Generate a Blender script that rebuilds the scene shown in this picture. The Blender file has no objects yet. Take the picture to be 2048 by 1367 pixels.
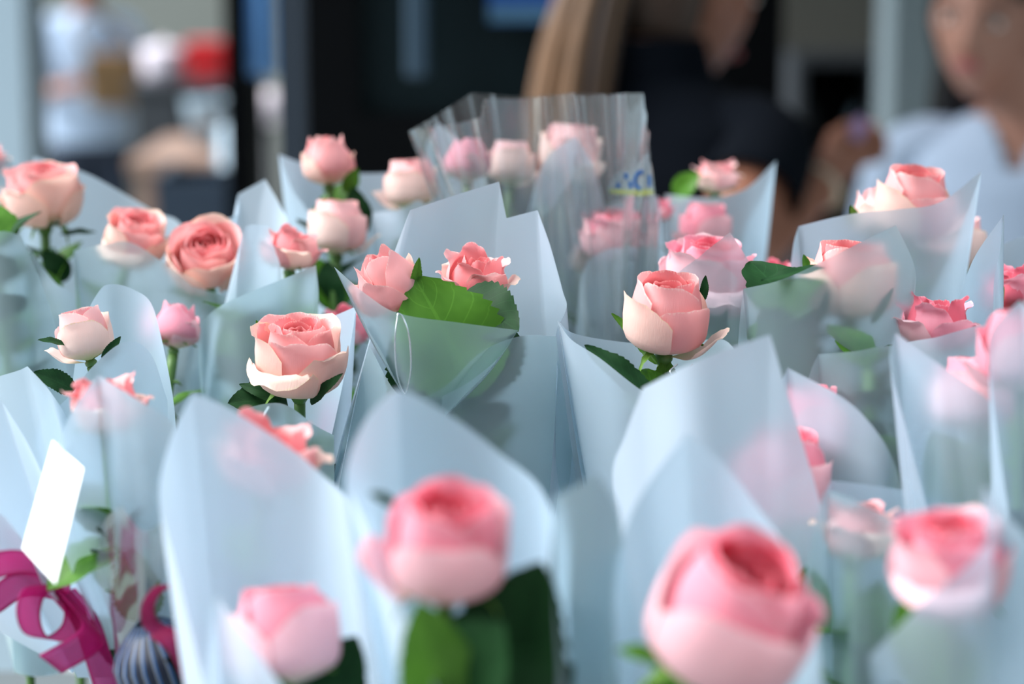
import bpy, math, random
from mathutils import Vector, Matrix, Quaternion

sc = bpy.context.scene
COL = sc.collection
R = math.radians
random.seed(7)

# ------------------------------------------------------------------ camera
F = 2048 * 85 / 36.0                  # focal length in pixels of the 2048 frame
CAM = Vector((0, 0, 1.62))
PITCH = R(9.9)
RIGHT = Vector((1, 0, 0))
FWD = Vector((0, math.cos(PITCH), -math.sin(PITCH)))
UP = Vector((0, math.sin(PITCH), math.cos(PITCH)))
cd = bpy.data.cameras.new('camera')
cam = bpy.data.objects.new('camera', cd)
COL.objects.link(cam)
cam.location = CAM
cam.rotation_euler = (R(90) - PITCH, 0, 0)
cd.sensor_width = 36
cd.lens = 85
cd.clip_start = 0.02
cd.dof.use_dof = True
cd.dof.focus_distance = 1.13
cd.dof.aperture_fstop = 5.0
cd.dof.aperture_blades = 0
sc.camera = cam

# ------------------------------------------------------------------ light
w = bpy.data.worlds.new('sky')
sc.world = w
w.use_nodes = True
bg = w.node_tree.nodes['Background']
bg.inputs[0].default_value = (0.68, 0.87, 1.0, 1)
bg.inputs[1].default_value = 1.15
sl = bpy.data.lights.new('sun', 'SUN')
sun = bpy.data.objects.new('sun', sl)
COL.objects.link(sun)
sl.energy = 6.5
sl.angle = R(50)
sl.color = (1.0, 0.98, 0.97)
sun.rotation_euler = Vector((0.75, 0.06, -0.90)).to_track_quat('-Z', 'Y').to_euler()
sc.view_settings.view_transform = 'Standard'
sc.view_settings.look = 'None'
sc.view_settings.gamma = 1
sc.view_settings.use_curve_mapping = False
sc.view_settings.exposure = 0.28
sc.cycles.use_denoising = True
sc.cycles.max_bounces = 14
sc.cycles.transmission_bounces = 12
sc.cycles.transparent_max_bounces = 16

# ------------------------------------------------------------------ helpers
def P(px, py, d):
    """point seen at a pixel of the 2048 frame, d metres in front of the camera"""
    return CAM + d * (FWD + (px - 1024) / F * RIGHT + (683.5 - py) / F * UP)

def CV(x, y, z):
    """direction: x to the right, y up, z away from the viewer"""
    return RIGHT * x + UP * y + FWD * z

def srgb(r, g, b):
    def f(c):
        c /= 255.0
        return c / 12.92 if c <= 0.04045 else ((c + 0.055) / 1.055) ** 2.4
    return (f(r), f(g), f(b), 1)

def mesh(name, verts, faces, mat=None, parent=None, uvs=None, smooth=True, loc=None):
    me = bpy.data.meshes.new(name)
    me.from_pydata([tuple(v) for v in verts], [], faces)
    if uvs:
        ul = me.uv_layers.new(name='UVMap')
        for l in me.loops:
            ul.data[l.index].uv = uvs[l.vertex_index]
    if smooth:
        me.polygons.foreach_set('use_smooth', [True] * len(me.polygons))
    if mat:
        me.materials.append(mat)
    me.update()
    o = bpy.data.objects.new(name, me)
    COL.objects.link(o)
    if parent:
        o.parent = parent
    if loc is not None:
        o.location = loc
    return o

def empty(name, loc=(0, 0, 0)):
    o = bpy.data.objects.new(name, None)
    COL.objects.link(o)
    o.location = loc
    o.empty_display_size = 0.02
    return o

def tag(o, label=None, cat=None, group=None, kind=None):
    if label: o['label'] = label
    if cat: o['category'] = cat
    if group: o['group'] = group
    if kind: o['kind'] = kind
    return o

def grid(nu, nv, fn, wrap=False):
    """fn(i/nu, j/nv) -> point ; returns verts, faces, uvs"""
    vs, fs, uv = [], [], []
    for j in range(nv + 1):
        for i in range(nu + 1):
            vs.append(fn(i / nu, j / nv)); uv.append((i / nu, j / nv))
    for j in range(nv):
        for i in range(nu):
            a = j * (nu + 1) + i
            fs.append((a, a + 1, a + nu + 2, a + nu + 1))
    return vs, fs, uv

def tube(pts, rads, n=8, cap=True):
    """tapered tube along points -> verts, faces"""
    pts = [Vector(p) for p in pts]
    if not hasattr(rads, '__len__'): rads = [rads] * len(pts)
    vs, fs = [], []
    t0 = (pts[1] - pts[0]).normalized()
    nrm = t0.orthogonal().normalized()
    for k, p in enumerate(pts):
        t = (pts[min(k + 1, len(pts) - 1)] - pts[max(k - 1, 0)]).normalized()
        nrm = (nrm - t * nrm.dot(t)).normalized()
        b = t.cross(nrm)
        for i in range(n):
            a = 2 * math.pi * i / n
            vs.append(p + rads[k] * (math.cos(a) * nrm + math.sin(a) * b))
    for k in range(len(pts) - 1):
        for i in range(n):
            fs.append((k * n + i, k * n + (i + 1) % n, (k + 1) * n + (i + 1) % n, (k + 1) * n + i))
    if cap:
        fs.append(tuple(range(n))[::-1]); fs.append(tuple(range((len(pts) - 1) * n, len(pts) * n)))
    return vs, fs

def crom(pts, n=8):
    """Catmull-Rom through points (Vectors)"""
    out = []
    m = len(pts)
    for i in range(m - 1):
        p0 = pts[i - 1] if i > 0 else pts[i] * 2 - pts[i + 1]
        p1, p2 = pts[i], pts[i + 1]
        p3 = pts[i + 2] if i + 2 < m else p2 * 2 - p1
        for k in range(n):
            t = k / n
            out.append(0.5 * ((2 * p1) + (p2 - p0) * t + (2 * p0 - 5 * p1 + 4 * p2 - p3) * t * t + (3 * p1 - p0 - 3 * p2 + p3) * t ** 3))
    out.append(pts[-1])
    return out

def box(x0, x1, y0, y1, z0, z1, bev=0.0):
    vs = [(x, y, z) for z in (z0, z1) for y in (y0, y1) for x in (x0, x1)]
    fs = [(0, 2, 3, 1), (4, 5, 7, 6), (0, 1, 5, 4), (2, 6, 7, 3), (0, 4, 6, 2), (1, 3, 7, 5)]
    return vs, fs

def boxo(name, x0, x1, y0, y1, z0, z1, mat, parent=None, bev=0.0):
    c = Vector(((x0 + x1) / 2, (y0 + y1) / 2, z0))
    off = c if parent is None else Vector((0, 0, 0))
    vs, fs = box(x0, x1, y0, y1, z0, z1)
    if parent is not None:
        off = parent.matrix_basis.translation
    o = mesh(name, [Vector(v) - off for v in vs], fs, mat, parent, smooth=False, loc=None if parent else c)
    if bev:
        m = o.modifiers.new('bevel', 'BEVEL'); m.width = bev; m.segments = 3
    return o

def join(*vf):
    V, Fc = [], []
    for vs, fs in vf:
        k = len(V)
        V += list(vs); Fc += [tuple(i + k for i in f) for f in fs]
    return V, Fc

# ------------------------------------------------------------------ materials
def new_mat(name):
    m = bpy.data.materials.new(name)
    m.use_nodes = True
    nt = m.node_tree
    return m, nt, nt.nodes['Principled BSDF'], nt.nodes['Material Output']

def simple(name, col, rough=0.6, metal=0.0, noise=0.0, nscale=12, spec=0.5, emit=0):
    m, nt, b, out = new_mat(name)
    b.inputs['Base Color'].default_value = col
    b.inputs['Roughness'].default_value = rough
    b.inputs['Metallic'].default_value = metal
    b.inputs['Specular IOR Level'].default_value = spec
    if emit:
        b.inputs['Emission Color'].default_value = col
        b.inputs['Emission Strength'].default_value = emit
    if noise:
        tc = nt.nodes.new('ShaderNodeTexCoord')
        n = nt.nodes.new('ShaderNodeTexNoise'); n.inputs['Scale'].default_value = nscale
        n.inputs['Detail'].default_value = 4
        nt.links.new(tc.outputs['Object'], n.inputs['Vector'])
        mx = nt.nodes.new('ShaderNodeMix'); mx.data_type = 'RGBA'
        mx.inputs['A'].default_value = tuple(c * (1 - noise) for c in col[:3]) + (1,)
        mx.inputs['B'].default_value = tuple(min(1, c * (1 + noise)) for c in col[:3]) + (1,)
        nt.links.new(n.outputs['Fac'], mx.inputs['Factor'])
        nt.links.new(mx.outputs['Result'], b.inputs['Base Color'])
    return m

def paper_mat(name, col, see=0.45, rough=0.72, ior=1.16, trans=0.32):
    m, nt, b, out = new_mat(name)
    nt.nodes.remove(b)
    N = nt.nodes.new; L = nt.links.new
    tc = N('ShaderNodeTexCoord')
    no = N('ShaderNodeTexNoise'); no.inputs['Scale'].default_value = 60; no.inputs['Detail'].default_value = 5
    L(tc.outputs['Object'], no.inputs['Vector'])
    mr = N('ShaderNodeMapRange'); mr.inputs['To Min'].default_value = see - 0.04; mr.inputs['To Max'].default_value = see + 0.04
    L(no.outputs['Fac'], mr.inputs['Value'])
    d = N('ShaderNodeBsdfDiffuse'); d.inputs['Color'].default_value = col
    t = N('ShaderNodeBsdfTranslucent'); t.inputs['Color'].default_value = col
    m1 = N('ShaderNodeMixShader'); m1.inputs[0].default_value = trans
    L(d.outputs[0], m1.inputs[1]); L(t.outputs[0], m1.inputs[2])
    r = N('ShaderNodeBsdfRefraction'); r.inputs['Color'].default_value = (0.85, 0.95, 0.97, 1)
    r.inputs['Roughness'].default_value = rough; r.inputs['IOR'].default_value = ior
    m2 = N('ShaderNodeMixShader')
    L(mr.outputs[0], m2.inputs[0]); L(m1.outputs[0], m2.inputs[1]); L(r.outputs[0], m2.inputs[2])
    g = N('ShaderNodeBsdfGlossy'); g.inputs['Roughness'].default_value = 0.45; g.inputs['Color'].default_value = (1, 1, 1, 1)
    m3 = N('ShaderNodeMixShader'); m3.inputs[0].default_value = 0.05
    L(m2.outputs[0], m3.inputs[1]); L(g.outputs[0], m3.inputs[2])
    L(m3.outputs[0], out.inputs['Surface'])
    return m

def petal_mat(name, base, body, edge, sat=1.0, tr=0.3):
    """colour runs along the petal: base -> body -> rim (the flower's own colouring)"""
    m, nt, b, out = new_mat(name)
    N = nt.nodes.new; L = nt.links.new
    uv = N('ShaderNodeUVMap')
    sp = N('ShaderNodeSeparateXYZ'); L(uv.outputs[0], sp.inputs[0])
    no = N('ShaderNodeTexNoise'); no.inputs['Scale'].default_value = 5; no.inputs['Detail'].default_value = 3
    mp = N('ShaderNodeMapping'); mp.inputs['Scale'].default_value = (6, 1.2, 1)
    L(uv.outputs[0], mp.inputs[0]); L(mp.outputs[0], no.inputs['Vector'])
    ma = N('ShaderNodeMath'); ma.operation = 'MULTIPLY_ADD'; ma.inputs[1].default_value = 0.16
    L(no.outputs['Fac'], ma.inputs[0]); L(sp.outputs['Y'], ma.inputs[2])
    cr = N('ShaderNodeValToRGB')
    e = cr.color_ramp.elements
    e[0].position = 0.18; e[0].color = base
    e[1].position = 0.55; e[1].color = body
    x = e.new(0.98); x.color = body
    x = e.new(1.07 if False else 1.0); x.color = edge
    sb = N('ShaderNodeMath'); sb.operation = 'SUBTRACT'; sb.inputs[1].default_value = 0.08
    L(ma.outputs[0], sb.inputs[0]); L(sb.outputs[0], cr.inputs[0])
    b.inputs['Roughness'].default_value = 0.55
    b.inputs['Specular IOR Level'].default_value = 0.25
    b.inputs['Sheen Weight'].default_value = 0.15
    L(cr.outputs[0], b.inputs['Base Color'])
    t = N('ShaderNodeBsdfTranslucent'); L(cr.outputs[0], t.inputs['Color'])
    ms = N('ShaderNodeMixShader'); ms.inputs[0].default_value = tr
    L(b.outputs[0], ms.inputs[1]); L(t.outputs[0], ms.inputs[2])
    L(ms.outputs[0], out.inputs['Surface'])
    # fine veins
    wv = N('ShaderNodeTexNoise'); wv.inputs['Scale'].default_value = 9; wv.inputs['Detail'].default_value = 4
    mp2 = N('ShaderNodeMapping'); mp2.inputs['Scale'].default_value = (9, 1, 1)
    L(uv.outputs[0], mp2.inputs[0]); L(mp2.outputs[0], wv.inputs['Vector'])
    bp = N('ShaderNodeBump'); bp.inputs['Strength'].default_value = 0.12; bp.inputs['Distance'].default_value = 0.002
    L(wv.outputs['Fac'], bp.inputs['Height']); L(bp.outputs[0], b.inputs['Normal'])
    return m

def leaf_mat(name, col, col2, tr=0.25, rough=0.4):
    m, nt, b, out = new_mat(name)
    N = nt.nodes.new; L = nt.links.new
    uv = N('ShaderNodeUVMap')
    sp = N('ShaderNodeSeparateXYZ'); L(uv.outputs[0], sp.inputs[0])
    # veins: midrib and side veins from the leaf coordinates
    ab = N('ShaderNodeMath'); ab.operation = 'SUBTRACT'; ab.inputs[1].default_value = 0.5
    L(sp.outputs['X'], ab.inputs[0])
    a2 = N('ShaderNodeMath'); a2.operation = 'ABSOLUTE'; L(ab.outputs[0], a2.inputs[0])
    k = N('ShaderNodeMath'); k.operation = 'MULTIPLY_ADD'; k.inputs[1].default_value = -0.55
    L(a2.outputs[0], k.inputs[0]); L(sp.outputs['Y'], k.inputs[2])
    s = N('ShaderNodeMath'); s.operation = 'MULTIPLY'; s.inputs[1].default_value = 7.0; L(k.outputs[0], s.inputs[0])
    fr = N('ShaderNodeMath'); fr.operation = 'FRACT'; L(s.outputs[0], fr.inputs[0])
    v1 = N('ShaderNodeMath'); v1.operation = 'LESS_THAN'; v1.inputs[1].default_value = 0.07; L(fr.outputs[0], v1.inputs[0])
    v2 = N('ShaderNodeMath'); v2.operation = 'LESS_THAN'; v2.inputs[1].default_value = 0.018; L(a2.outputs[0], v2.inputs[0])
    mxv = N('ShaderNodeMath'); mxv.operation = 'MAXIMUM'; L(v1.outputs[0], mxv.inputs[0]); L(v2.outputs[0], mxv.inputs[1])
    mv = N('ShaderNodeMath'); mv.operation = 'MULTIPLY'; mv.inputs[1].default_value = 0.16; L(mxv.outputs[0], mv.inputs[0])
    no = N('ShaderNodeTexNoise'); no.inputs['Scale'].default_value = 4
    L(uv.outputs[0], no.inputs['Vector'])
    mx = N('ShaderNodeMix'); mx.data_type = 'RGBA'; mx.inputs['A'].default_value = col; mx.inputs['B'].default_value = col2
    L(no.outputs['Fac'], mx.inputs['Factor'])
    m2 = N('ShaderNodeMix'); m2.data_type = 'RGBA'; m2.inputs['B'].default_value = tuple(min(1, c * 1.9 + 0.01) for c in col2[:3]) + (1,)
    L(mv.outputs[0], m2.inputs['Factor']); L(mx.outputs['Result'], m2.inputs['A'])
    b.inputs['Roughness'].default_value = rough
    b.inputs['Specular IOR Level'].default_value = 0.2
    L(m2.outputs['Result'], b.inputs['Base Color'])
    t = N('ShaderNodeBsdfTranslucent'); L(m2.outputs['Result'], t.inputs['Color'])
    ms = N('ShaderNodeMixShader'); ms.inputs[0].default_value = tr
    L(b.outputs[0], ms.inputs[1]); L(t.outputs[0], ms.inputs[2]); L(ms.outputs[0], out.inputs['Surface'])
    bp = N('ShaderNodeBump'); bp.inputs['Strength'].default_value = 0.25; bp.inputs['Distance'].default_value = 0.002; bp.invert = True
    L(mxv.outputs[0], bp.inputs['Height']); L(bp.outputs[0], b.inputs['Normal'])
    return m

M = {}
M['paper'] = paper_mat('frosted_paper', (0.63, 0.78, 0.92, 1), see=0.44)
M['paper_clear'] = paper_mat('thin_shaded_paper', (0.40, 0.55, 0.61, 1), see=0.60, rough=0.6)  # thinner paper; its darker teal also carries the shade of low sheets
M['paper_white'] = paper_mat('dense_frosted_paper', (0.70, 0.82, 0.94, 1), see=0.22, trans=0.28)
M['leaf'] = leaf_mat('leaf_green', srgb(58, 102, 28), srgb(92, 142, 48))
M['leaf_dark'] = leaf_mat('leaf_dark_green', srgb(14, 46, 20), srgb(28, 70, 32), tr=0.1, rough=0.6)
M['stem'] = simple('stem_green', srgb(84, 122, 58), 0.5, noise=0.25, nscale=80)
M['sepal'] = leaf_mat('sepal_green', srgb(78, 120, 44), srgb(120, 158, 66), tr=0.2, rough=0.5)
CREAM = srgb(238, 228, 186)
FAM = {   # family: heart, middle, outer; each petal base, body, rim
    'coral': [(srgb(232, 134, 134), srgb(240, 146, 150), srgb(250, 192, 188)),
              (srgb(246, 222, 194), srgb(247, 180, 180), srgb(252, 212, 206)),
              (srgb(236, 228, 184), srgb(251, 214, 200), srgb(250, 224, 196))],
    'pink':  [(srgb(226, 100, 110), srgb(234, 114, 134), srgb(248, 174, 186)),
              (srgb(246, 212, 198), srgb(243, 162, 180), srgb(252, 200, 208)),
              (srgb(240, 230, 202), srgb(246, 200, 208), srgb(248, 212, 212))],
    'pale':  [(srgb(246, 186, 174), srgb(246, 172, 176), srgb(252, 212, 206)),
              (srgb(240, 226, 196), srgb(250, 204, 204), srgb(252, 222, 214)),
              (srgb(226, 226, 168), srgb(252, 228, 218), srgb(246, 222, 190))],
}
for f, L3 in FAM.items():
    for k, (a, b_, c) in enumerate(L3):
        M[f, k] = petal_mat('petal_%s_%s' % (f, ('heart', 'middle', 'outer')[k]), a, b_, c)

# ------------------------------------------------------------------ roses
def petal_geo(prof, hw, phi, sp=0.05, rnd=0.45, pinch=0.0, fray=0.0, seed=0, nu=18, nv=12, base_w=0.35, skew=0.0):
    """prof: (r, z) control points from the base of the petal to its rim"""
    rg = random.Random(seed)
    ph1, ph2 = rg.random() * 6.28, rg.random() * 6.28
    cps = [Vector((p[0], p[1], 0)) for p in prof]
    cur = crom(cps, 12)
    L = [0]
    for a, b_ in zip(cur, cur[1:]): L.append(L[-1] + (b_ - a).length)
    def at(t):
        s = max(0, min(1, t)) * L[-1]
        for k in range(len(cur) - 1):
            if L[k + 1] >= s:
                q = (s - L[k]) / max(1e-6, L[k + 1] - L[k])
                return cur[k].lerp(cur[k + 1], q)
        return cur[-1]
    def fn(i, j):
        u = i * 2 - 1
        v = j
        wd = base_w + (1 - base_w) * math.sin(min(1, v / 0.62) * math.pi / 2)
        ve = v * (1 - rnd * abs(u) ** 2.6 * (0.35 + 0.65 * v)) + skew * u * v * v * 0.2
        if pinch and v > 0.7:
            ve *= 1 + pinch * math.exp(-(u / 0.22) ** 2) * (v - 0.7) / 0.3
        if fray:
            ve += fray * (math.sin(u * 9 + ph1) * 0.5 + math.sin(u * 23 + ph2) * 0.35) * max(0, v - 0.6) / 0.4
        p = at(min(ve, 1.0))
        ex = max(0, ve - 1)
        r, z = p.x, p.y + ex * L[-1] * 0.9
        r *= 1 + sp * u
        r += 0.018 * math.sin(u * 5 + ph1) * v + 0.012 * math.sin(u * 9 + ph2) * v * v
        a = phi + u * hw * wd
        return Vector((r * math.cos(a), r * math.sin(a), z))
    return grid(nu, nv, fn)

GA = 2.39996
def rose_kind(kind):
    """list of (geo, shade index) with unit head radius, calyx at the origin"""
    out = []
    rg = random.Random({'open': 3, 'bud': 5, 'half': 9, 'closed': 12, 'full': 21}[kind])
    S = lambda: rg.randint(0, 9999)
    phi = 0.4
    if kind in ('open', 'full'):
        n_in, n_mid = (7, 6)
        for k in range(n_in):
            t = k / (n_in - 1)
            rt = 0.07 + 0.34 * t
            zt = 1.42 + 0.14 * t
            out.append((petal_geo([(0.05, 0.1), (0.25 + 0.3 * t, 0.6), (rt + 0.10 + 0.05 * t, 1.1), (rt, zt)], 1.9 - 0.2 * t, phi, 0.18 - 0.06 * t, 0.10, fray=0.008, seed=S()), 0))
            phi += GA
        for k in range(n_mid):
            t = k / (n_mid - 1)
            rt = 0.46 + 0.32 * t
            zt = 1.60 + 0.06 * t - 0.10 * t * t
            out.append((petal_geo([(0.06, 0.06), (0.62 + 0.2 * t, 0.55), (0.66 + 0.22 * t, 1.0), (rt, zt - 0.06), (rt + 0.05 + 0.05 * t, zt)], 1.45 - 0.2 * t, phi, 0.09, 0.16, fray=0.008, seed=S()), 0 if k < 2 else 1))
            phi += GA
        for k in range(4):
            out.append((petal_geo([(0.06, 0.04), (0.90 + 0.025 * k, 0.46), (1.03 + 0.025 * k, 0.92), (1.02 + 0.02 * k, 1.32), (1.08 + 0.02 * k, 1.46), (1.15 + 0.02 * k, 1.45)], 1.15, phi, 0.03, 0.22, pinch=0.04, fray=0.012, seed=S()), 1 if k < 2 else 2))
            phi += GA
        for k in range(3):
            lip = [(1.16, 1.16), (1.20, 1.06), (1.40, 0.62)][k] if kind == 'open' else [(1.2, 1.3), (1.25, 1.25), (1.2, 1.2)][k]
            out.append((petal_geo([(0.06, -0.02), (0.92, 0.2), (1.16 + 0.02 * k, 0.55), (1.22 + 0.02 * k, 0.88), (lip[0] + 0.06, lip[1]), (lip[0] + 0.10, lip[1] - 0.10)], 1.0, phi, 0.02, 0.28, pinch=0.05, fray=0.016, seed=S()), 2))
            phi += GA
    elif kind == 'bud':
        for k in range(6):
            t = k / 5
            rt = 0.06 + 0.36 * t
            zt = 1.46 + 0.16 * t
            out.append((petal_geo([(0.05, 0.1), (0.28 + 0.3 * t, 0.7), (rt + 0.14, 1.2), (rt, zt)], 1.9 - 0.2 * t, phi, 0.2 - 0.07 * t, 0.12, fray=0.01, seed=S()), 0))
            phi += GA
        for k in range(5):
            t = k / 4
            rt = 0.52 + 0.24 * t
            zt = 1.72 - 0.02 * t
            out.append((petal_geo([(0.06, 0.05), (0.72 + 0.12 * t, 0.5), (0.82 + 0.11 * t, 1.05), (rt + 0.06, zt - 0.14), (rt + 0.02, zt - 0.02), (rt + 0.07, zt)], 1.5 - 0.15 * t, phi, 0.09, 0.16, fray=0.01, seed=S()), 0 if k < 2 else 1))
            phi += GA
        for k in range(3):
            out.append((petal_geo([(0.06, 0.02), (0.92 + 0.03 * k, 0.35), (1.06 + 0.03 * k, 0.80), (1.06 + 0.03 * k, 1.10), (1.05 + 0.03 * k, 1.26 + 0.05 * k), (1.11 + 0.03 * k, 1.31 + 0.05 * k)], 1.15, phi, 0.02, 0.26, fray=0.022, seed=S()), 1 if k < 1 else 2))
            phi += GA * 0.97
        out.append((petal_geo([(0.06, -0.03), (0.92, 0.14), (1.22, 0.36), (1.42, 0.60), (1.54, 0.72), (1.60, 0.68)], 0.62, phi, 0.02, 0.3, fray=0.03, seed=S()), 2))
    elif kind == 'half':
        for k in range(7):
            t = k / 6
            rt = 0.10 + 0.36 * t
            zt = 1.30 + 0.10 * t + rg.uniform(-0.06, 0.1)
            out.append((petal_geo([(0.05, 0.1), (0.3 + 0.3 * t, 0.6), (rt + 0.10, 1.0), (rt, zt)], 1.2, phi, 0.22, 0.4, fray=0.03, seed=S()), 0))
            phi += GA
        for k in range(6):
            t = k / 5
            rt = 0.62 + 0.28 * t
            zt = 1.50 - 0.22 * t + rg.uniform(-0.05, 0.12)
            out.append((petal_geo([(0.06, 0.04), (0.7 + 0.1 * t, 0.42), (0.8 + 0.12 * t, 0.85), (rt, zt - 0.1), (rt + 0.14 + 0.1 * t, zt)], 1.0, phi, 0.1, 0.45, pinch=0.06, fray=0.02, seed=S()), 1 if k > 2 else 0))
            phi += GA
        for k in range(4):
            out.append((petal_geo([(0.06, 0.0), (0.76, 0.26), (1.02, 0.62), (1.14, 0.92), (1.34, 1.0 - 0.06 * k)], 0.85, phi, 0.05, 0.45, pinch=0.06, fray=0.02, seed=S()), 2 if k > 1 else 1))
            phi += GA
    else:  # closed, pointed bud
        for k in range(5):
            t = k / 4
            rt = 0.05 + 0.30 * t
            out.append((petal_geo([(0.05, 0.1), (0.4 + 0.25 * t, 0.7), (rt + 0.22, 1.4), (rt, 1.95 - 0.05 * t)], 1.7, phi, 0.16, 0.3, fray=0.012, seed=S()), 0 if k < 3 else 1))
            phi += GA
        for k in range(4):
            t = k / 3
            out.append((petal_geo([(0.06, 0.04), (0.80 + 0.1 * t, 0.5), (0.90 + 0.06 * t, 1.0), (0.66 + 0.1 * t, 1.55), (0.62 + 0.1 * t, 1.84 - 0.12 * t)], 1.2, phi, 0.06, 0.5, pinch=0.08, fray=0.015, seed=S()), 1))
            phi += GA
        for k in range(3):
            out.append((petal_geo([(0.06, 0.0), (0.86, 0.36), (1.02, 0.85), (0.98, 1.15), (1.04, 1.34 - 0.1 * k)], 0.95, phi, 0.05, 0.5, pinch=0.1, fray=0.02, seed=S()), 1 if k == 0 else 2))
            phi += GA
    zs = {'open': 1.2, 'bud': 1.2, 'full': 1.1}.get(kind, 1.0)
    for g, sh in out:
        for v in g[0]: v.z *= zs
    return out

def sepal_geo(phi, bend, ln=0.95, wd=0.16, seed=0):
    rg = random.Random(seed)
    k0 = rg.uniform(-0.15, 0.15)
    def fn(i, j):
        u = i * 2 - 1
        wv = wd * math.sin(min(1, 0.35 + v_ * 1.1 if (v_ := j) < 0.3 else 1) * math.pi / 2) * (1 - j ** 1.6) + 0.008
        s = j * ln
        ang = bend * j
        r = 0.12 + s * (math.sin(ang + 0.55) if bend >= 0 else math.cos(ang * 0.4 + 0.9))
        z = -0.02 + s * (math.cos(ang + 0.55) if bend >= 0 else math.sin(ang * 0.4 + 0.9))
        off = u * wv * (1 + 0.25 * math.sin(j * 30))
        a = phi + k0 * j
        return Vector((r * math.cos(a) - off * math.sin(a), r * math.sin(a) + off * math.cos(a), z + 0.06 * u * u))
    return grid(2, 9, fn)

def leaf_geo(ln=1.0, wd=0.36, bend=0.5, fold=0.25, teeth=9, nu=6, nv=40):
    """along +Y, normal +Z, unit length; serrated rim"""
    def fn(i, j):
        u = i * 2 - 1
        prof = math.sin(math.pi * min(1, j ** 0.8)) ** 0.75 if 0 < j < 1 else 0.0
        wv = wd * prof + 0.006
        saw = (j * teeth * 1.37) % 1.0
        wv *= 1 - 0.13 * saw * (abs(u) > 0.99)
        x = u * wv
        y = math.sin(bend * j) / bend * ln if bend else j * ln
        z = -(1 - math.cos(bend * j)) / bend * ln if bend else 0
        return Vector((x, y, z + abs(x) * fold + 0.015 * math.sin(j * 14) * abs(u)))
    return grid(nu, nv, fn)

_KINDS, _CACHE = {}, {}
def rose_meshes(kind, fam):
    if (kind, fam) in _CACHE: return _CACHE[kind, fam]
    if kind not in _KINDS: _KINDS[kind] = rose_kind(kind)
    lst = []
    for (vs, fs, uv), sh in _KINDS[kind]:
        me = bpy.data.meshes.new('petal')
        me.from_pydata([tuple(v) for v in vs], [], fs)
        ul = me.uv_layers.new(name='UVMap')
        for l in me.loops: ul.data[l.index].uv = uv[l.vertex_index]
        me.polygons.foreach_set('use_smooth', [True] * len(me.polygons))
        me.materials.append(M[fam, sh])
        lst.append(me)
    _CACHE[kind, fam] = lst
    return lst

_SEP = {}
def sepal_mesh(k, bend):
    if (k, bend) not in _SEP:
        vs, fs, uv = sepal_geo(0, bend, seed=k)
        me = bpy.data.meshes.new('sepal')
        me.from_pydata([tuple(v) for v in vs], [], fs)
        ul = me.uv_layers.new(name='UVMap')
        for l in me.loops: ul.data[l.index].uv = uv[l.vertex_index]
        me.polygons.foreach_set('use_smooth', [True] * len(me.polygons))
        me.materials.append(M['sepal'])
        _SEP[k, bend] = me
    return _SEP[k, bend]

_hip = None
def hip_mesh():
    global _hip
    if _hip is None:
        n, rows = 12, [(0.05, -0.30), (0.16, -0.24), (0.23, -0.12), (0.24, -0.02), (0.17, 0.06)]
        vs = [Vector((r * math.cos(6.2832 * i / n), r * math.sin(6.2832 * i / n), z)) for r, z in rows for i in range(n)]
        fs = [(k * n + i, k * n + (i + 1) % n, (k + 1) * n + (i + 1) % n, (k + 1) * n + i) for k in range(len(rows) - 1) for i in range(n)]
        me = bpy.data.meshes.new('hip'); me.from_pydata([tuple(v) for v in vs], [], fs)
        me.polygons.foreach_set('use_smooth', [True] * len(me.polygons)); me.materials.append(M['stem'])
        _hip = me
    return _hip

def link(name, me, parent, mtx=None):
    o = bpy.data.objects.new(name, me); COL.objects.link(o); o.parent = parent
    if mtx is not None: o.matrix_local = mtx
    return o

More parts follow.
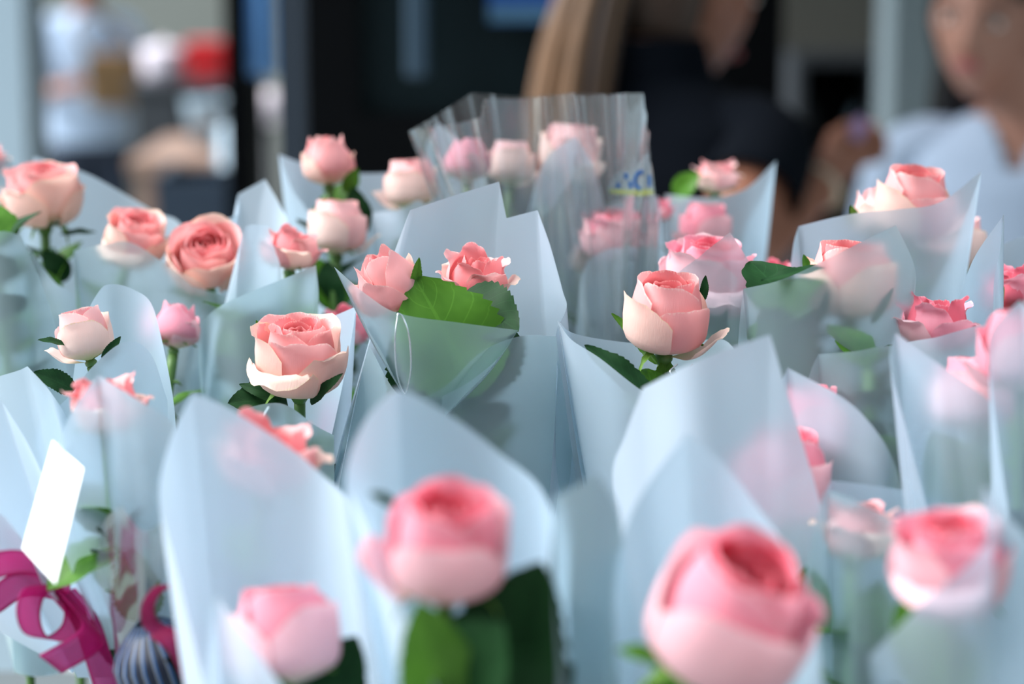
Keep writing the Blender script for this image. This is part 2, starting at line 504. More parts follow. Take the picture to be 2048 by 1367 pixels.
def rose(px, py, d, wpx, label, kind='open', fam='coral', lean=(0, 0), spin=0.0, sepals=(0.9,), foot=None, hide=(), group=None, stem=True, foliage=10):
    """rose head centred at a pixel, wpx wide there; lean = axis tilt (right, towards the viewer)"""
    rad = wpx / 2.0 / F * d
    ctr = P(px, py, d)
    axis = CV(lean[0], 1.0, -lean[1]).normalized()
    base = ctr - axis * rad * {'open': 0.98, 'bud': 1.0, 'half': 0.78, 'closed': 0.92, 'full': 0.9}[kind]
    root = empty('rose', base)
    q = axis.to_track_quat('Z', 'Y')
    # spin measured from the viewer side
    mt = q.to_matrix().to_4x4() @ Matrix.Rotation(spin, 4, 'Z') @ Matrix.Scale(rad, 4)
    for k, me in enumerate(rose_meshes(kind, fam)):
        if k in hide: continue
        link('petal', me, root, mt)
    link('calyx', hip_mesh(), root, mt)
    for k in range(5):
        b_ = sepals[k % len(sepals)]
        if b_ is None: continue
        link('sepal', sepal_mesh(k, b_), root, mt @ Matrix.Rotation(k * 1.2566 + 0.3, 4, 'Z'))
    if stem:
        a = Vector((0, 0, 0)) - axis * rad * 0.2
        if foot is None:
            e = a - axis * 0.10 + Vector((0, 0.01, 0)); e2 = Vector((e.x, e.y + 0.03, TABLE_Z + 0.012 - base.z))
        else:
            f3 = foot - base
            e = a.lerp(f3, 0.5) - axis * 0.02; e2 = f3 + (f3 - e) * 0.2
            if e2.z + base.z < TABLE_Z + 0.012 or True: e2.z = TABLE_Z + 0.012 - base.z
        pts = crom([a, a - axis * 0.04, e, e2], 5)
        vs, fs = tube(pts, 0.0027, 8)
        st = mesh('stem', vs, fs, M['stem'], root)
        tv = []
        for k in (2, 4, 7, 9):
            p = pts[k]; t = (pts[k + 1] - pts[k]).normalized()
            s = t.orthogonal().normalized(); s = Quaternion(t, k * 2.1) @ s
            tv.append(tube([p, p + s * 0.0042 - t * 0.001, p + s * 0.0075 + t * 0.001], [0.0016, 0.0009, 0.0001], 5))
        V, Fc = join(*tv)
        mesh('thorns', V, Fc, M['stem'], st)
        rl = random.Random(int(px * 7 + py))
        for k in range(foliage):
            i = 4 + k % (len(pts) - 6); p = pts[i]; t = (pts[i] - pts[i + 1]).normalized()
            a_ = rl.random() * 6.28
            s = Quaternion(t, a_) @ t.orthogonal().normalized()
            q0 = p; q1 = p + t * rl.uniform(0.014, 0.034) + s * rl.uniform(0.018, 0.030) - Vector((0, 0, 0.004))
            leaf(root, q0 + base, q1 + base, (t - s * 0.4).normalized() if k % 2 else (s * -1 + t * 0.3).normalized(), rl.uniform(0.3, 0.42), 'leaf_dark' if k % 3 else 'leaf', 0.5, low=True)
    tag(root, label, 'rose', group)
    return root

def leaf(parent, p0, p1, nrm, wd=0.3, mat='leaf', bend=0.5, fold=0.25, name='leaf', low=False):
    """rose leaf from p0 (stalk) to p1 (tip), facing nrm"""
    p0, p1 = Vector(p0), Vector(p1)
    y = (p1 - p0); ln = y.length; y.normalize()
    z = (nrm - y * nrm.dot(y)).normalized(); x = y.cross(z)
    k = bend if bend else 1e-6
    vs, fs, uv = leaf_geo(1.0, wd, bend, fold, nu=4 if low else 6, nv=16 if low else 40)
    end = Vector((0, math.sin(k) / k, -(1 - math.cos(k)) / k))
    # rotate so the chord meets p1
    ang = math.atan2(end.z, end.y); sc_ = 1 / math.hypot(end.y, end.z)
    rot = Matrix.Rotation(-ang, 3, 'X')
    B = Matrix((x, y, z)).transposed()
    off = parent.matrix_basis.translation if parent else Vector((0, 0, 0))
    return mesh(name, [B @ (rot @ v * sc_ * ln) + p0 - off for v in vs], fs, M[mat], parent, uv)

# ------------------------------------------------------------------ paper
TABLE_Z = 1.10
def sheet_geo(base, d0, pts, rows=14, seg=9, bulge=0.03, top_curl=0.0, seed=0):
    """generalised cone of paper: from a small ring at the foot to a free rim.
    base = (px, py, depth, half width m, half depth m); pts = (px, py, cm behind d0 [, 'c' for a cut corner])"""
    rim, run = [], []
    for p in pts:
        d = d0 + p[2] / 100.0
        v = P(p[0], p[1], d)
        run.append(v)
        if len(p) > 3 and len(run) > 1:
            rim += crom(run, seg)[:-1]; run = [v]
    rim += crom(run, seg) if len(run) > 1 else run
    bp = P(base[0], base[1], base[2])
    c = sum(rim, Vector()) / len(rim)
    n = len(rim)
    rg = random.Random(seed)
    f1, f2 = rg.random() * 6, rg.random() * 6
    bot = []
    for v in rim:
        a = math.atan2((v - c).y, (v - c).x)
        bot.append(bp + Vector((base[3] * math.cos(a), base[4] * math.sin(a), 0)))
    vs, uv, fs = [], [], []
    for j in range(rows + 1):
        t = j / rows
        cc = bp.lerp(c, t)
        for i in range(n):
            p = bot[i].lerp(rim[i], t)
            o = (p - cc); o.z = 0
            k = bulge * math.sin(math.pi * t) + 0.015 * math.sin(3.1 * i / n * 6.28 + f1) * math.sin(math.pi * t) * t
            vs.append(p + o * k * 2); uv.append((i / (n - 1), t))
    for j in range(rows):
        for i in range(n - 1):
            a = j * n + i
            fs.append((a, a + 1, a + n + 1, a + n))
    return vs, fs, uv, bp

def wrap(label, sheets, mat='paper', group=None, cat='paper wrap', name='paper_wrap'):
    """sheets: list of dict(base, d, pts [, mat, bulge]); one sheet -> one mesh, more -> an Empty with parts"""
    many = len(sheets) > 1
    root = None
    for k, s in enumerate(sheets):
        vs, fs, uv, bp = sheet_geo(s['base'], s['d'], s['pts'], bulge=s.get('bulge', 0.03), seed=k + len(label))
        m = M[s.get('mat', mat)]
        if many:
            if root is None: root = empty(name, bp)
            mesh('sheet', [v - root.location for v in vs], fs, m, root, uv)
        else:
            root = mesh(name, [v - bp for v in vs], fs, m, None, uv, loc=bp)
    tag(root, label, cat, group)
    return root
def leafy_stem(px, py, d, label, b, n=12, seed=1, spread=1.0):  # stems added so the see-through paper and gaps look darker
    """bare leafy stem standing inside a wrap"""
    root = empty('leafy_stem', P(px, py, d))
    o = root.location
    f3 = P(b[0], b[1], b[2]); e = Vector((f3.x, f3.y + 0.01, TABLE_Z + 0.012))
    pts = crom([o, o.lerp(f3, 0.5) + Vector((0.004, 0, 0)), f3, e], 6)
    vs, fs = tube([q - o for q in pts], 0.0024, 8)
    mesh('stem', vs, fs, M['stem'], root)
    rg = random.Random(seed)
    for k in range(n):
        q = pts[k % 9]; t = (pts[k % 9] - pts[k % 9 + 1]).normalized()
        s = Quaternion(t, rg.random() * 6.28) @ t.orthogonal().normalized()
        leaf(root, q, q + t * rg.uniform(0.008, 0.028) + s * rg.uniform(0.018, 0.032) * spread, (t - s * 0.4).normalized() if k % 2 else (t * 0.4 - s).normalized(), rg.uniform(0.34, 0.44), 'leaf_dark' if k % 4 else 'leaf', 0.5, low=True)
    tag(root, label, 'leafy stem', 'leafy stems inside the wraps')
    return root
#ENDLIB
# ================================================================== setting
def PY(px, py, Y):
    """point seen at a pixel on the upright plane y = Y"""
    d = Y / (math.cos(PITCH) + (683.5 - py) / F * math.sin(PITCH))
    return P(px, py, d)

def pbox(name, px0, px1, py0, py1, Y, depth, mat, parent=None, z0=None, z1=None, bev=0.0):
    """upright box whose near face fills a pixel rectangle on the plane y = Y"""
    a, b_ = PY(px0, py1, Y), PY(px1, py0, Y)
    return boxo(name, a.x, b_.x, Y, Y + depth, a.z if z0 is None else z0, b_.z if z1 is None else z1, M[mat], parent, bev)

M['floor'] = simple('pale_tile', srgb(176, 180, 178), 0.5, noise=0.06, nscale=3)
M['plaster'] = simple('grey_plaster', srgb(128, 130, 124), 0.8, noise=0.05, nscale=4)
M['dark_wall'] = simple('dark_plaster', srgb(90, 88, 82), 0.8, noise=0.08, nscale=4)
M['black'] = simple('black_metal', srgb(4, 6, 9), 0.7, spec=0.08)
M['slate'] = simple('slate_paint', srgb(40, 50, 62), 0.7, noise=0.06, nscale=8)
M['glass_dark'] = simple('dark_glass', srgb(18, 30, 34), 0.4, spec=0.15)
M['steel_blue'] = simple('handle_reflection', srgb(52, 74, 92), 0.5)
M['blue'] = simple('blue_sign', srgb(20, 74, 150), 0.5)
M['blue_pale'] = simple('blue_grey_sign', srgb(70, 110, 140), 0.5)
M['blue_strip'] = simple('blue_strip_cloth', srgb(92, 142, 196), 0.6, noise=0.08, nscale=6)
M['white_paint'] = simple('white_paint', srgb(176, 196, 210), 0.5, noise=0.03, nscale=6)
M['pillar'] = simple('grey_pillar_paint', srgb(132, 146, 152), 0.6, noise=0.05, nscale=5)
M['navy'] = simple('navy_panel', srgb(34, 50, 68), 0.6, noise=0.1, nscale=6)
M['red'] = simple('red_plastic', srgb(206, 8, 22), 0.35)
M['white_enamel'] = simple('white_enamel', srgb(232, 220, 230), 0.4, noise=0.03)
M['tan'] = simple('tan_wood', srgb(150, 120, 104), 0.55, noise=0.2, nscale=14)
M['grey_metal'] = simple('grey_metal', srgb(142, 162, 176), 0.35, 0.3, noise=0.08)
M['charcoal'] = simple('charcoal', srgb(44, 48, 54), 0.6, noise=0.1, nscale=6)
M['counter'] = simple('counter_laminate', srgb(96, 102, 104), 0.45, noise=0.03, nscale=8)

tag(boxo('floor', -9, 9, -5.2, 14, -0.1, 0, M['floor']), kind='structure')
tag(boxo('wall_back', -6, 6, 13, 13.2, 0, 3, M['plaster']), kind='structure')
tag(boxo('wall_right', 6, 6.2, 1.8, 13.2, 0, 3, M['plaster']), kind='structure')
tag(boxo('ceiling', -0.75, 6.2, 1.8, 13.2, 2.9, 3.1, M['plaster']), kind='structure')  # unseen; stops short at the left so sky lights the far end
M['sky_block'] = simple('sky_block_grey', srgb(96, 94, 90), 0.8, noise=0.1, nscale=2)
tag(boxo('wall_sky_block', -9, 9, -2.6, -2.4, 0, 5.0, M['sky_block']), kind='structure')  # unseen wall added behind the camera to cut frontal sky light
tag(pbox('wall_shop_side', 1150, 2500, 0, 100, 6.4, 0.15, 'dark_wall', None, 0, 2.9), kind='structure')
tag(pbox('trim_1', -220, 44, 0, 100, 4.2, 0.2, 'white_paint', None, 0, 2.9), kind='structure')
tag(pbox('trim_2', 562, 604, 0, 100, 1.95, 0.06, 'slate', None, 0, 2.9), kind='structure')
tag(pbox('trim_3', 448, 503, 0, 100, 4.6, 0.2, 'black', None, 0, 2.9), kind='structure')
tag(pbox('trim_4', 1786, 1872, 0, 100, 5.0, 0.22, 'pillar', None, 0, 2.9), kind='structure')

# black door behind the bouquets
def door():
    Y = 3.3
    a, b_ = PY(605, 0, Y), PY(1158, 0, Y)
    x0, x1 = a.x, b_.x
    root = empty('door_1', ((x0 + x1) / 2, Y, 0))
    zt, zb = 2.3, PY(0, 228, Y).z
    xi = PY(716, 0, Y).x
    boxo('door_stile', x0, xi, Y, Y + 0.07, 0, zt, M['black'], root)
    boxo('door_stile', x1 - 0.02, x1 + 0.05, Y, Y + 0.07, 0, zt, M['black'], root)
    boxo('door_rail', xi, x1 - 0.02, Y, Y + 0.07, 0, zb, M['black'], root)
    boxo('door_rail', xi, x1 - 0.02, Y, Y + 0.07, zt - 0.14, zt, M['black'], root)
    boxo('pane', xi, x1 - 0.02, Y + 0.02, Y + 0.04, zb, zt - 0.14, M['glass_dark'], root)
    h0, h1 = PY(812, 155, Y - 0.04), PY(855, 0, Y - 0.04)
    boxo('handle', h0.x, h1.x, Y - 0.045, Y - 0.02, h0.z, h0.z + 0.42, M['steel_blue'], root, 0.006)  # paler strip holds the handle's reflection streak in its colour
    tag(root, kind='structure')
    s0, s1 = PY(978, 46, Y - 0.03), PY(1146, 12, Y - 0.03)
    s = empty('door_sign', ((s0.x + s1.x) / 2, Y - 0.012, s0.z))
    boxo('board', s0.x, s1.x, Y - 0.012, Y - 0.001, s0.z, s0.z + 0.2, M['blue'], s)
    boxo('strip', s0.x, s1.x - 0.004, Y - 0.016, Y - 0.012, s0.z + 0.002, s1.z, M['blue_pale'], s)
    tag(s, 'blue sign board with paler lower strip on the black door', 'sign')
    tag(boxo('wall_partition', x1 + 0.05, PY(1568, 0, 3.7).x, 3.7, 3.76, 0, 2.9, M['black']), kind='structure')
    tag(boxo('wall_door_head', x0 - 0.08, x1 + 0.05, Y + 0.0, Y + 0.08, 2.3, 2.9, M['black']), kind='structure')
door()

# far left: blue strip, cabinets, table and the things on it
bn = empty('hanging_strip', PY(525, 160, 4.3))  # added cloth strip; its pale blue stands for window light
def blue_strip():
    a, b_ = PY(501, 152, 4.3), PY(552, 0, 4.3)
    o = bn.location
    def fn(i, j):
        return Vector((a.x + (b_.x - a.x) * i, 4.3 + 0.012 * math.sin(i * 9), a.z + 1.0 * j)) - o
    vs, fs, uv = grid(14, 6, fn)
    c = mesh('cloth', vs, fs, M['blue_strip'], bn, uv)
    m = c.modifiers.new('solid', 'SOLIDIFY'); m.thickness = 0.002
    vs, fs = tube([Vector((a.x - 0.02, 4.3, a.z + 1.0)) - o, Vector((b_.x + 0.02, 4.3, a.z + 1.0)) - o], 0.008, 10)
    mesh('rod', vs, fs, M['grey_metal'], bn)
    vs, fs = tube([Vector(((a.x + b_.x) / 2, 4.3, a.z + 1.0)) - o, Vector(((a.x + b_.x) / 2, 4.3, 2.9)) - o], 0.004, 6)
    mesh('cord', vs, fs, M['grey_metal'], bn)
blue_strip()
tag(bn, 'narrow pale blue strip for window light hanging beside the black post', 'blue_strip')

def cabinet(name, px0, px1, ytop, Y, depth, mat, label, doors=2):
    a, b_ = PY(px0, ytop, Y), PY(px1, ytop, Y)
    root = empty(name, ((a.x + b_.x) / 2, Y + depth / 2, 0))
    boxo('body', a.x, b_.x, Y + 0.02, Y + depth, 0, a.z - 0.03, M[mat], root)
    boxo('top', a.x - 0.01, b_.x + 0.01, Y - 0.01, Y + depth, a.z - 0.03, a.z, M[mat], root, 0.004)
    w_ = (b_.x - a.x) / doors
    for k in range(doors):
        dr = boxo('door', a.x + k * w_ + 0.006, a.x + (k + 1) * w_ - 0.006, Y, Y + 0.02, 0.08, a.z - 0.05, M[mat], root)
        vs, fs = tube([Vector((a.x + (k + 0.8) * w_, Y - 0.02, a.z * 0.6)) - root.location, Vector((a.x + (k + 0.8) * w_, Y - 0.02, a.z * 0.6 + 0.1)) - root.location], 0.006, 8)
        mesh('handle', vs, fs, M['grey_metal'], dr)
    tag(root, label, 'cabinet')
    return root
cabinet('cabinet', 262, 462, 166, 8.4, 0.5, 'charcoal', 'charcoal cabinet under the red box at the far left')
cabinet('cabinet', 52, 112, 76, 10.2, 0.4, 'navy', 'tall dark navy cabinet beside the white post at the far left', 1)

def lathe(name, prof, mat, parent=None, loc=None, n=28):
    vs = [Vector((r * math.cos(6.28319 * i / n), r * math.sin(6.28319 * i / n), z)) for r, z in prof for i in range(n)]
    fs = [(k * n + i, k * n + (i + 1) % n, (k + 1) * n + (i + 1) % n, (k + 1) * n + i) for k in range(len(prof) - 1) for i in range(n)]
    return mesh(name, vs, fs, M[mat], parent, loc=loc)

p = PY(412, 166, 8.55)
p.z += 0.001
rb = empty('red_box', (p.x, 8.58, p.z))
boxo('body', p.x - 0.065, p.x + 0.065, 8.52, 8.66, p.z, p.z + 0.12, M['red'], rb, 0.01)
boxo('lid', p.x - 0.068, p.x + 0.068, 8.517, 8.663, p.z + 0.12, p.z + 0.145, M['red'], rb, 0.008)
tag(rb, 'bright red lidded box on the charcoal cabinet', 'box')
p = PY(322, 166, 8.5)
wb = empty('round_tub', (p.x, 8.58, p.z + 0.002))
lathe('body', [(0.0, 0), (0.055, 0), (0.075, 0.02), (0.08, 0.10), (0.078, 0.105), (0.07, 0.02), (0, 0.012)], 'white_enamel', wb)
lathe('lid', [(0.083, 0.104), (0.083, 0.112), (0.05, 0.125), (0.012, 0.13), (0.012, 0.142), (0, 0.144)], 'white_enamel', wb)
tag(wb, 'white round lidded tub left of the red box', 'tub')

def table(px0, px1, ytop, Y, depth, label):
    a, b_ = PY(px0, ytop, Y), PY(px1, ytop, Y)
    root = empty('wooden_table', ((a.x + b_.x) / 2, Y + depth / 2, 0))
    boxo('top', a.x, b_.x, Y, Y + depth, a.z - 0.035, a.z, M['tan'], root, 0.004)
    boxo('apron', a.x + 0.03, b_.x - 0.03, Y + 0.03, Y + depth - 0.03, a.z - 0.10, a.z - 0.035, M['tan'], root)
    for x in (a.x + 0.02, b_.x - 0.06):
        for y in (Y + 0.02, Y + depth - 0.06):
            boxo('leg', x, x + 0.04, y, y + 0.04, 0, a.z - 0.035, M['tan'], root)
    tag(root, label, 'table')
    return a.z
zt = table(255, 455, 318, 6.2, 0.7, 'tan wooden table at the far left below the red box')
p = PY(485, 380, 6.0)
cn = empty('canister', (p.x, 6.0, 0))
lathe('body', [(0, 0), (0.055, 0), (0.06, 0.01), (0.062, PY(485, 250, 6.0).z), (0.04, PY(485, 240, 6.0).z), (0, PY(485, 238, 6.0).z)], 'grey_metal', cn)
lathe('neck', [(0.022, PY(485, 242, 6.0).z), (0.022, PY(485, 215, 6.0).z), (0.03, PY(485, 212, 6.0).z), (0.03, PY(485, 205, 6.0).z), (0, PY(485, 204, 6.0).z)], 'charcoal', cn)
tag(cn, 'tall pale blue-grey canister standing beside the tan table', 'canister')
p = PY(540, 215, 5.6)
mr_ = empty('highlight_globe', (p.x, 5.6, 0))  # white globe and pole added for a small blurred highlight
lathe('base', [(0, 0), (0.09, 0), (0.09, 0.012), (0.02, 0.03), (0, 0.03)], 'charcoal', mr_)
vs, fs = tube([(0, 0, 0.02), (0, 0, p.z - 0.04)], 0.009, 10); mesh('pole', vs, fs, M['charcoal'], mr_)
lathe('globe', [(0.0, p.z - 0.042), (0.018, p.z - 0.038), (0.034, p.z - 0.022), (0.04, p.z), (0.034, p.z + 0.022), (0.018, p.z + 0.038), (0, p.z + 0.042)], 'white_enamel', mr_)
tag(mr_, 'white round globe standing in for a highlight on a dark pole beside the slate post', 'lamp')
p = PY(418, 235, 6.5)
bk = empty('metal_bucket', (p.x, 6.55, zt))
lathe('body', [(0, 0), (0.05, 0), (0.072, 0.13), (0.075, 0.13), (0.075, 0.125), (0.053, 0.004), (0, 0.004)], 'grey_metal', bk)
vs, fs = tube([Vector((0.073 * math.cos(t), 0, 0.125 + 0.075 * math.sin(t))) for t in [math.pi * k / 14 for k in range(15)]], 0.003, 6)
mesh('handle', vs, fs, M['charcoal'], bk)
tag(bk, 'grey metal bucket with raised handle on the tan table', 'bucket')
p = PY(330, 318, 6.4)
cr_ = empty('crate', (PY(385, 460, 5.2).x, 5.4, 0))
x0, x1, zz = PY(300, 0, 5.2).x, PY(452, 0, 5.2).x, PY(0, 352, 5.2).z
for k in range(6):
    z0 = zz * k / 6
    boxo('slat', x0, x1, 5.2, 5.215, z0 + 0.004, z0 + zz / 6 - 0.012, M['navy'], cr_)
    boxo('slat', x0, x1, 5.485, 5.5, z0 + 0.004, z0 + zz / 6 - 0.012, M['navy'], cr_)
for x in (x0, x1 - 0.02):
    boxo('end_panel', x, x + 0.02, 5.215, 5.485, 0.004, zz, M['navy'], cr_)
tag(cr_, 'stack-high dark blue slatted crate before the tan table', 'crate')

# right: dark shelving
def shelves():
    Y = 5.6
    a, b_ = PY(1592, 112, Y), PY(1768, 112, Y)
    root = empty('shelving_unit', ((a.x + b_.x) / 2, Y + 0.15, 0))
    for x in (a.x, b_.x - 0.02):
        boxo('side_panel', x, x + 0.02, Y, Y + 0.3, 0, a.z, M['charcoal'], root)
    lv = [0.1, 0.45, 0.8, 1.06, a.z - 0.02]
    for z in lv:
        boxo('shelf', a.x + 0.02, b_.x - 0.02, Y, Y + 0.3, z, z + 0.02, M['charcoal'], root)
    boxo('back_panel', a.x + 0.02, b_.x - 0.02, Y + 0.29, Y + 0.3, 0.0, a.z, M['black'], root)
    tag(root, 'dark open shelving unit between the two nearer people', 'shelf')
    for k, (fx, wd, h, m) in enumerate([(0.22, 0.022, 0.14, 'charcoal'), (0.5, 0.024, 0.17, 'black'), (0.78, 0.022, 0.12, 'grey_metal')]):
        x = a.x + (b_.x - a.x) * fx
        o = empty('bottle', (x, Y + 0.12, 1.081))
        lathe('body', [(0, 0), (wd, 0), (wd, h * 0.62), (wd * 0.4, h * 0.78), (wd * 0.4, h * 0.9)], m, o, n=16)
        lathe('cap', [(wd * 0.46, h * 0.88), (wd * 0.46, h), (0, h)], 'black', o, n=16)
        tag(o, ('dark grey bottle at the left on the dark shelf', 'black bottle in the middle of the dark shelf', 'pale grey bottle at the right on the dark shelf')[k], 'bottle', 'bottles on the dark shelf')
shelves()

# counter that carries the bouquets
ct = empty('display_counter', (0, 1.12, 0))
boxo('top', -0.62, 0.62, 0.62, 1.64, TABLE_Z - 0.035, TABLE_Z, M['counter'], ct, 0.006)
boxo('front_panel', -0.58, 0.58, 0.66, 0.68, 0.06, TABLE_Z - 0.035, M['counter'], ct)
boxo('back_panel', -0.58, 0.58, 1.58, 1.60, 0.06, TABLE_Z - 0.035, M['counter'], ct)
for x in (-0.58, 0.56):
    boxo('side_panel', x, x + 0.02, 0.68, 1.58, 0.06, TABLE_Z - 0.035, M['counter'], ct)
boxo('plinth', -0.55, 0.55, 0.70, 1.56, 0, 0.06, M['charcoal'], ct)
tag(ct, 'grey display counter carrying the rose bouquets', 'counter')
# ================================================================== bouquets
def BP(px, d, z=1.22, rx=0.014, rz=0.012):
    """foot of a wrap: below pixel column px at depth d, at height z"""
    py = 683.5 - F * ((z - CAM.z) / d + math.sin(PITCH)) / math.cos(PITCH)
    return (px, py, d, rx, rz)

def foot(b): return P(b[0], b[1], b[2])

C = 'c'
GP, GR = 'frosted paper flower wraps', 'roses in the wrapped bouquets'

# ---- front row -----------------------------------------------------------
b = BP(565, 0.90)
wrap('tall pointed white wrap at the front left, pink side-on bud before it', [
    dict(base=b, d=0.86, mat='paper_white', pts=[(425, 1440, -3), (348, 1120, -1), (318, 990, 1), (342, 875, 3), (385, 785, 4, C), (450, 812, 4.5), (560, 880, 5), (640, 945, 5), (700, 1010, 4), (745, 1150, 2), (770, 1300, 0), (775, 1440, -2)]),
    dict(base=b, d=0.83, mat='paper_white', pts=[(398, 1420, -1), (418, 1290, -2), (430, 1188, -2.5, C), (490, 1270, -3), (560, 1367, -3.5), (640, 1480, -3.5), (740, 1520, -2)])], group=GP)
r = rose(568, 1278, 0.845, 198, 'round pink bud at the bottom left of the front row, half hidden by paper', 'bud', 'pink', (-0.08, -0.05), 2.2, (0.7,), foot(b), group=GR)
leaf(r, P(640, 1430, 0.86), P(715, 1270, 0.85), CV(0, 0.3, -1), 0.4, 'leaf_dark')

b = BP(930, 0.86)
wrap('rounded white wrap behind the blurred pink rose at the front centre', [
    dict(base=b, d=0.80, pts=[(775, 1440, -2), (715, 1130, -1), (690, 965, 1), (722, 855, 3), (778, 788, 4.5), (812, 782, 5), (900, 830, 5.5), (1000, 905, 5.5), (1080, 975, 4.5), (1118, 1080, 3), (1135, 1200, 1), (1140, 1400, -1)]),
    dict(base=b, d=0.80, mat='paper_white', pts=[(698, 975, 0), (735, 1060, -2), (790, 1190, -3), (870, 1367, -4), (940, 1500, -4)]),
    dict(base=BP(1100, 0.86), d=0.80, mat='paper_clear', pts=[(1140, 1450, -3.5), (1114, 1220, -3), (1106, 1060, -2), (1110, 992, -1, C), (1195, 948, 0, C), (1238, 1030, 1), (1252, 1200, 2.5), (1258, 1420, 3)])], group=GP)
r = rose(893, 1094, 0.77, 224, 'large blurred pink rose with deep heart at the front centre', 'bud', 'pink', (0.03, 0.52), 0.6, (1.3, 0.9), foot(b), group=GR)
leaf(r, P(960, 1420, 0.79), P(1085, 1120, 0.775), CV(0.1, 0.3, -1), 0.38, 'leaf_dark', 0.6)
leaf(r, P(900, 1440, 0.78), P(1010, 1240, 0.75), CV(-0.3, 0.3, -1), 0.4, 'leaf_dark', 0.5)
leaf(r, P(880, 1440, 0.77), P(835, 1200, 0.75), CV(0.3, 0.2, -1), 0.3, 'leaf', 0.3)
leaf(r, P(1010, 1450, 0.79), P(1150, 1330, 0.78), CV(0, 0.5, -1), 0.42, 'leaf_dark', 0.5)
leaf(r, P(790, 1010, 0.79), P(738, 985, 0.785), CV(0.2, 0.6, -1), 0.2, 'leaf_dark', 0.4, name='sepal')

b = BP(1450, 0.85)
wrap('pointed pale wrap rising behind the big front right rose', [
    dict(base=b, d=0.80, pts=[(1240, 1440, -2), (1228, 1200, 0), (1250, 1060, 2), (1300, 962, 4), (1375, 865, 5, C), (1450, 930, 5), (1520, 1020, 4.5), (1575, 1100, 3.5), (1622, 1220, 1), (1655, 1420, -1)])], group=GP)
r = rose(1460, 1240, 0.76, 296, 'biggest pink rose, opening to the upper right, at the front right', 'bud', 'pink', (0.42, 0.62), 3.9, (1.5, 1.1), foot(b), group=GR)
leaf(r, P(1330, 1330, 0.77), P(1232, 1300, 0.765), CV(0, 0.8, -0.6), 0.26, 'leaf', 0.5, name='sepal')
leaf(r, P(1380, 1440, 0.78), P(1270, 1400, 0.77), CV(0, 0.6, -1), 0.36, 'leaf_dark')

b = BP(1950, 0.86)
wrap('pale wrap with a small spike covering the lower right corner rose', [
    dict(base=b, d=0.80, mat='paper', pts=[(1762, 1440, 0), (1738, 1312, 0, C), (1850, 1200, -2), (1940, 1125, -2.5), (1985, 1052, -2), (1966, 965, -1, C), (2005, 1025, 0), (2065, 1095, 1), (2120, 1300, 2)])], group=GP)
rose(1900, 1130, 0.805, 200, 'hot pink open rose at the right edge, lower half behind paper', 'open', 'pink', (-0.05, 0.32), 2.6, (1.2,), foot(b), group=GR)

# ---- second row ------------------------------------------------------------
b = BP(1440, 1.0)
wrap('broad bright white wrap standing right of centre, flat top edge', [
    dict(base=b, d=0.95, mat='paper_white', pts=[(1262, 1160, 3), (1225, 960, 2.5), (1250, 870, 1.5), (1285, 775, 0.5, C), (1400, 718, -1.5), (1540, 668, -1, C), (1570, 770, 0), (1610, 900, 1), (1640, 1010, 2), (1640, 1090, 3), (1602, 1220, 4)])], group=GP)
rose(1552, 962, 1.005, 196, 'dusky pink rose hidden behind the broad white wrap, edge showing right', 'bud', 'pink', (0.1, 0.2), 0.3, (0.8,), foot(b), group=GR)

b = BP(1740, 0.98)
wrap('see-through wrap with slanting rim between the two front right roses', [
    dict(base=b, d=0.93, mat='paper_clear', pts=[(1590, 1420, -1), (1612, 1150, 0), (1640, 1010, 0), (1655, 978, 0, C), (1710, 1000, -1), (1790, 1045, -1.5), (1832, 1110, -1.5), (1852, 1200, -1), (1865, 1420, 0)]),
    dict(base=b, d=0.97, pts=[(1640, 1060, 0), (1650, 990, 1), (1662, 960, 1.5, C), (1780, 975, 2), (1900, 1000, 2.5), (1995, 1026, 2), (2045, 1130, 1)])], group=GP)
r = rose(1718, 1058, 0.955, 150, 'pale rose peeping over the see-through wrap at the lower right', 'half', 'pale', (0, 0.1), 0.9, (0.9,), foot(b), group=GR)
leaf(r, P(1735, 1330, 0.965), P(1760, 1150, 0.955), CV(0, 0.2, -1), 0.3, 'leaf')
leaf(r, P(1640, 1260, 0.97), P(1612, 1130, 0.95), CV(-0.3, 0.2, -1), 0.3, 'leaf')

b = BP(1690, 1.06)
wrap('pale wrap with a leftward peak and pink glow beside the broad white one', [
    dict(base=b, d=1.02, pts=[(1540, 970, 0), (1553, 800, 0), (1575, 735, 0, C), (1690, 798, -1.5), (1755, 865, -2), (1790, 930, -1.5), (1805, 1000, 0)])], group=GP)
rose(1618, 850, 1.055, 150, 'pale bud glowing through the wrap right of the broad white one', 'bud', 'pink', (0, 0.1), 2.0, (0.8,), foot(b), group=GR)

b = BP(1740, 1.1)
wrap('grey-shaded wrap with level rim below the leafy see-through wrap', [
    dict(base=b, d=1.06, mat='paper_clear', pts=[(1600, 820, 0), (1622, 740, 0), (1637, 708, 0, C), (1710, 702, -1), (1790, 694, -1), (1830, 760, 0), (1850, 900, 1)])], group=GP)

b = BP(1965, 1.02)
wrap('bright blue-white wrap with sharp peak near the right edge', [
    dict(base=b, d=0.98, pts=[(1855, 1020, -1), (1808, 840, -1), (1783, 745, -0.5), (1780, 700, 0), (1790, 664, 0, C), (1870, 722, -1), (1935, 768, -1.5), (1985, 812, -1.5), (2015, 900, -1), (2032, 1060, 0)])], group=GP)
r = rose(1958, 792, 1.012, 150, 'rose glowing through the sharp-peaked wrap near the right edge', 'bud', 'pink', (0, 0), 1.0, (0.8,), foot(b), group=GR)
leaf(r, P(1935, 1010, 1.005), P(1865, 860, 0.992), CV(0, 0.1, -1), 0.4, 'leaf')

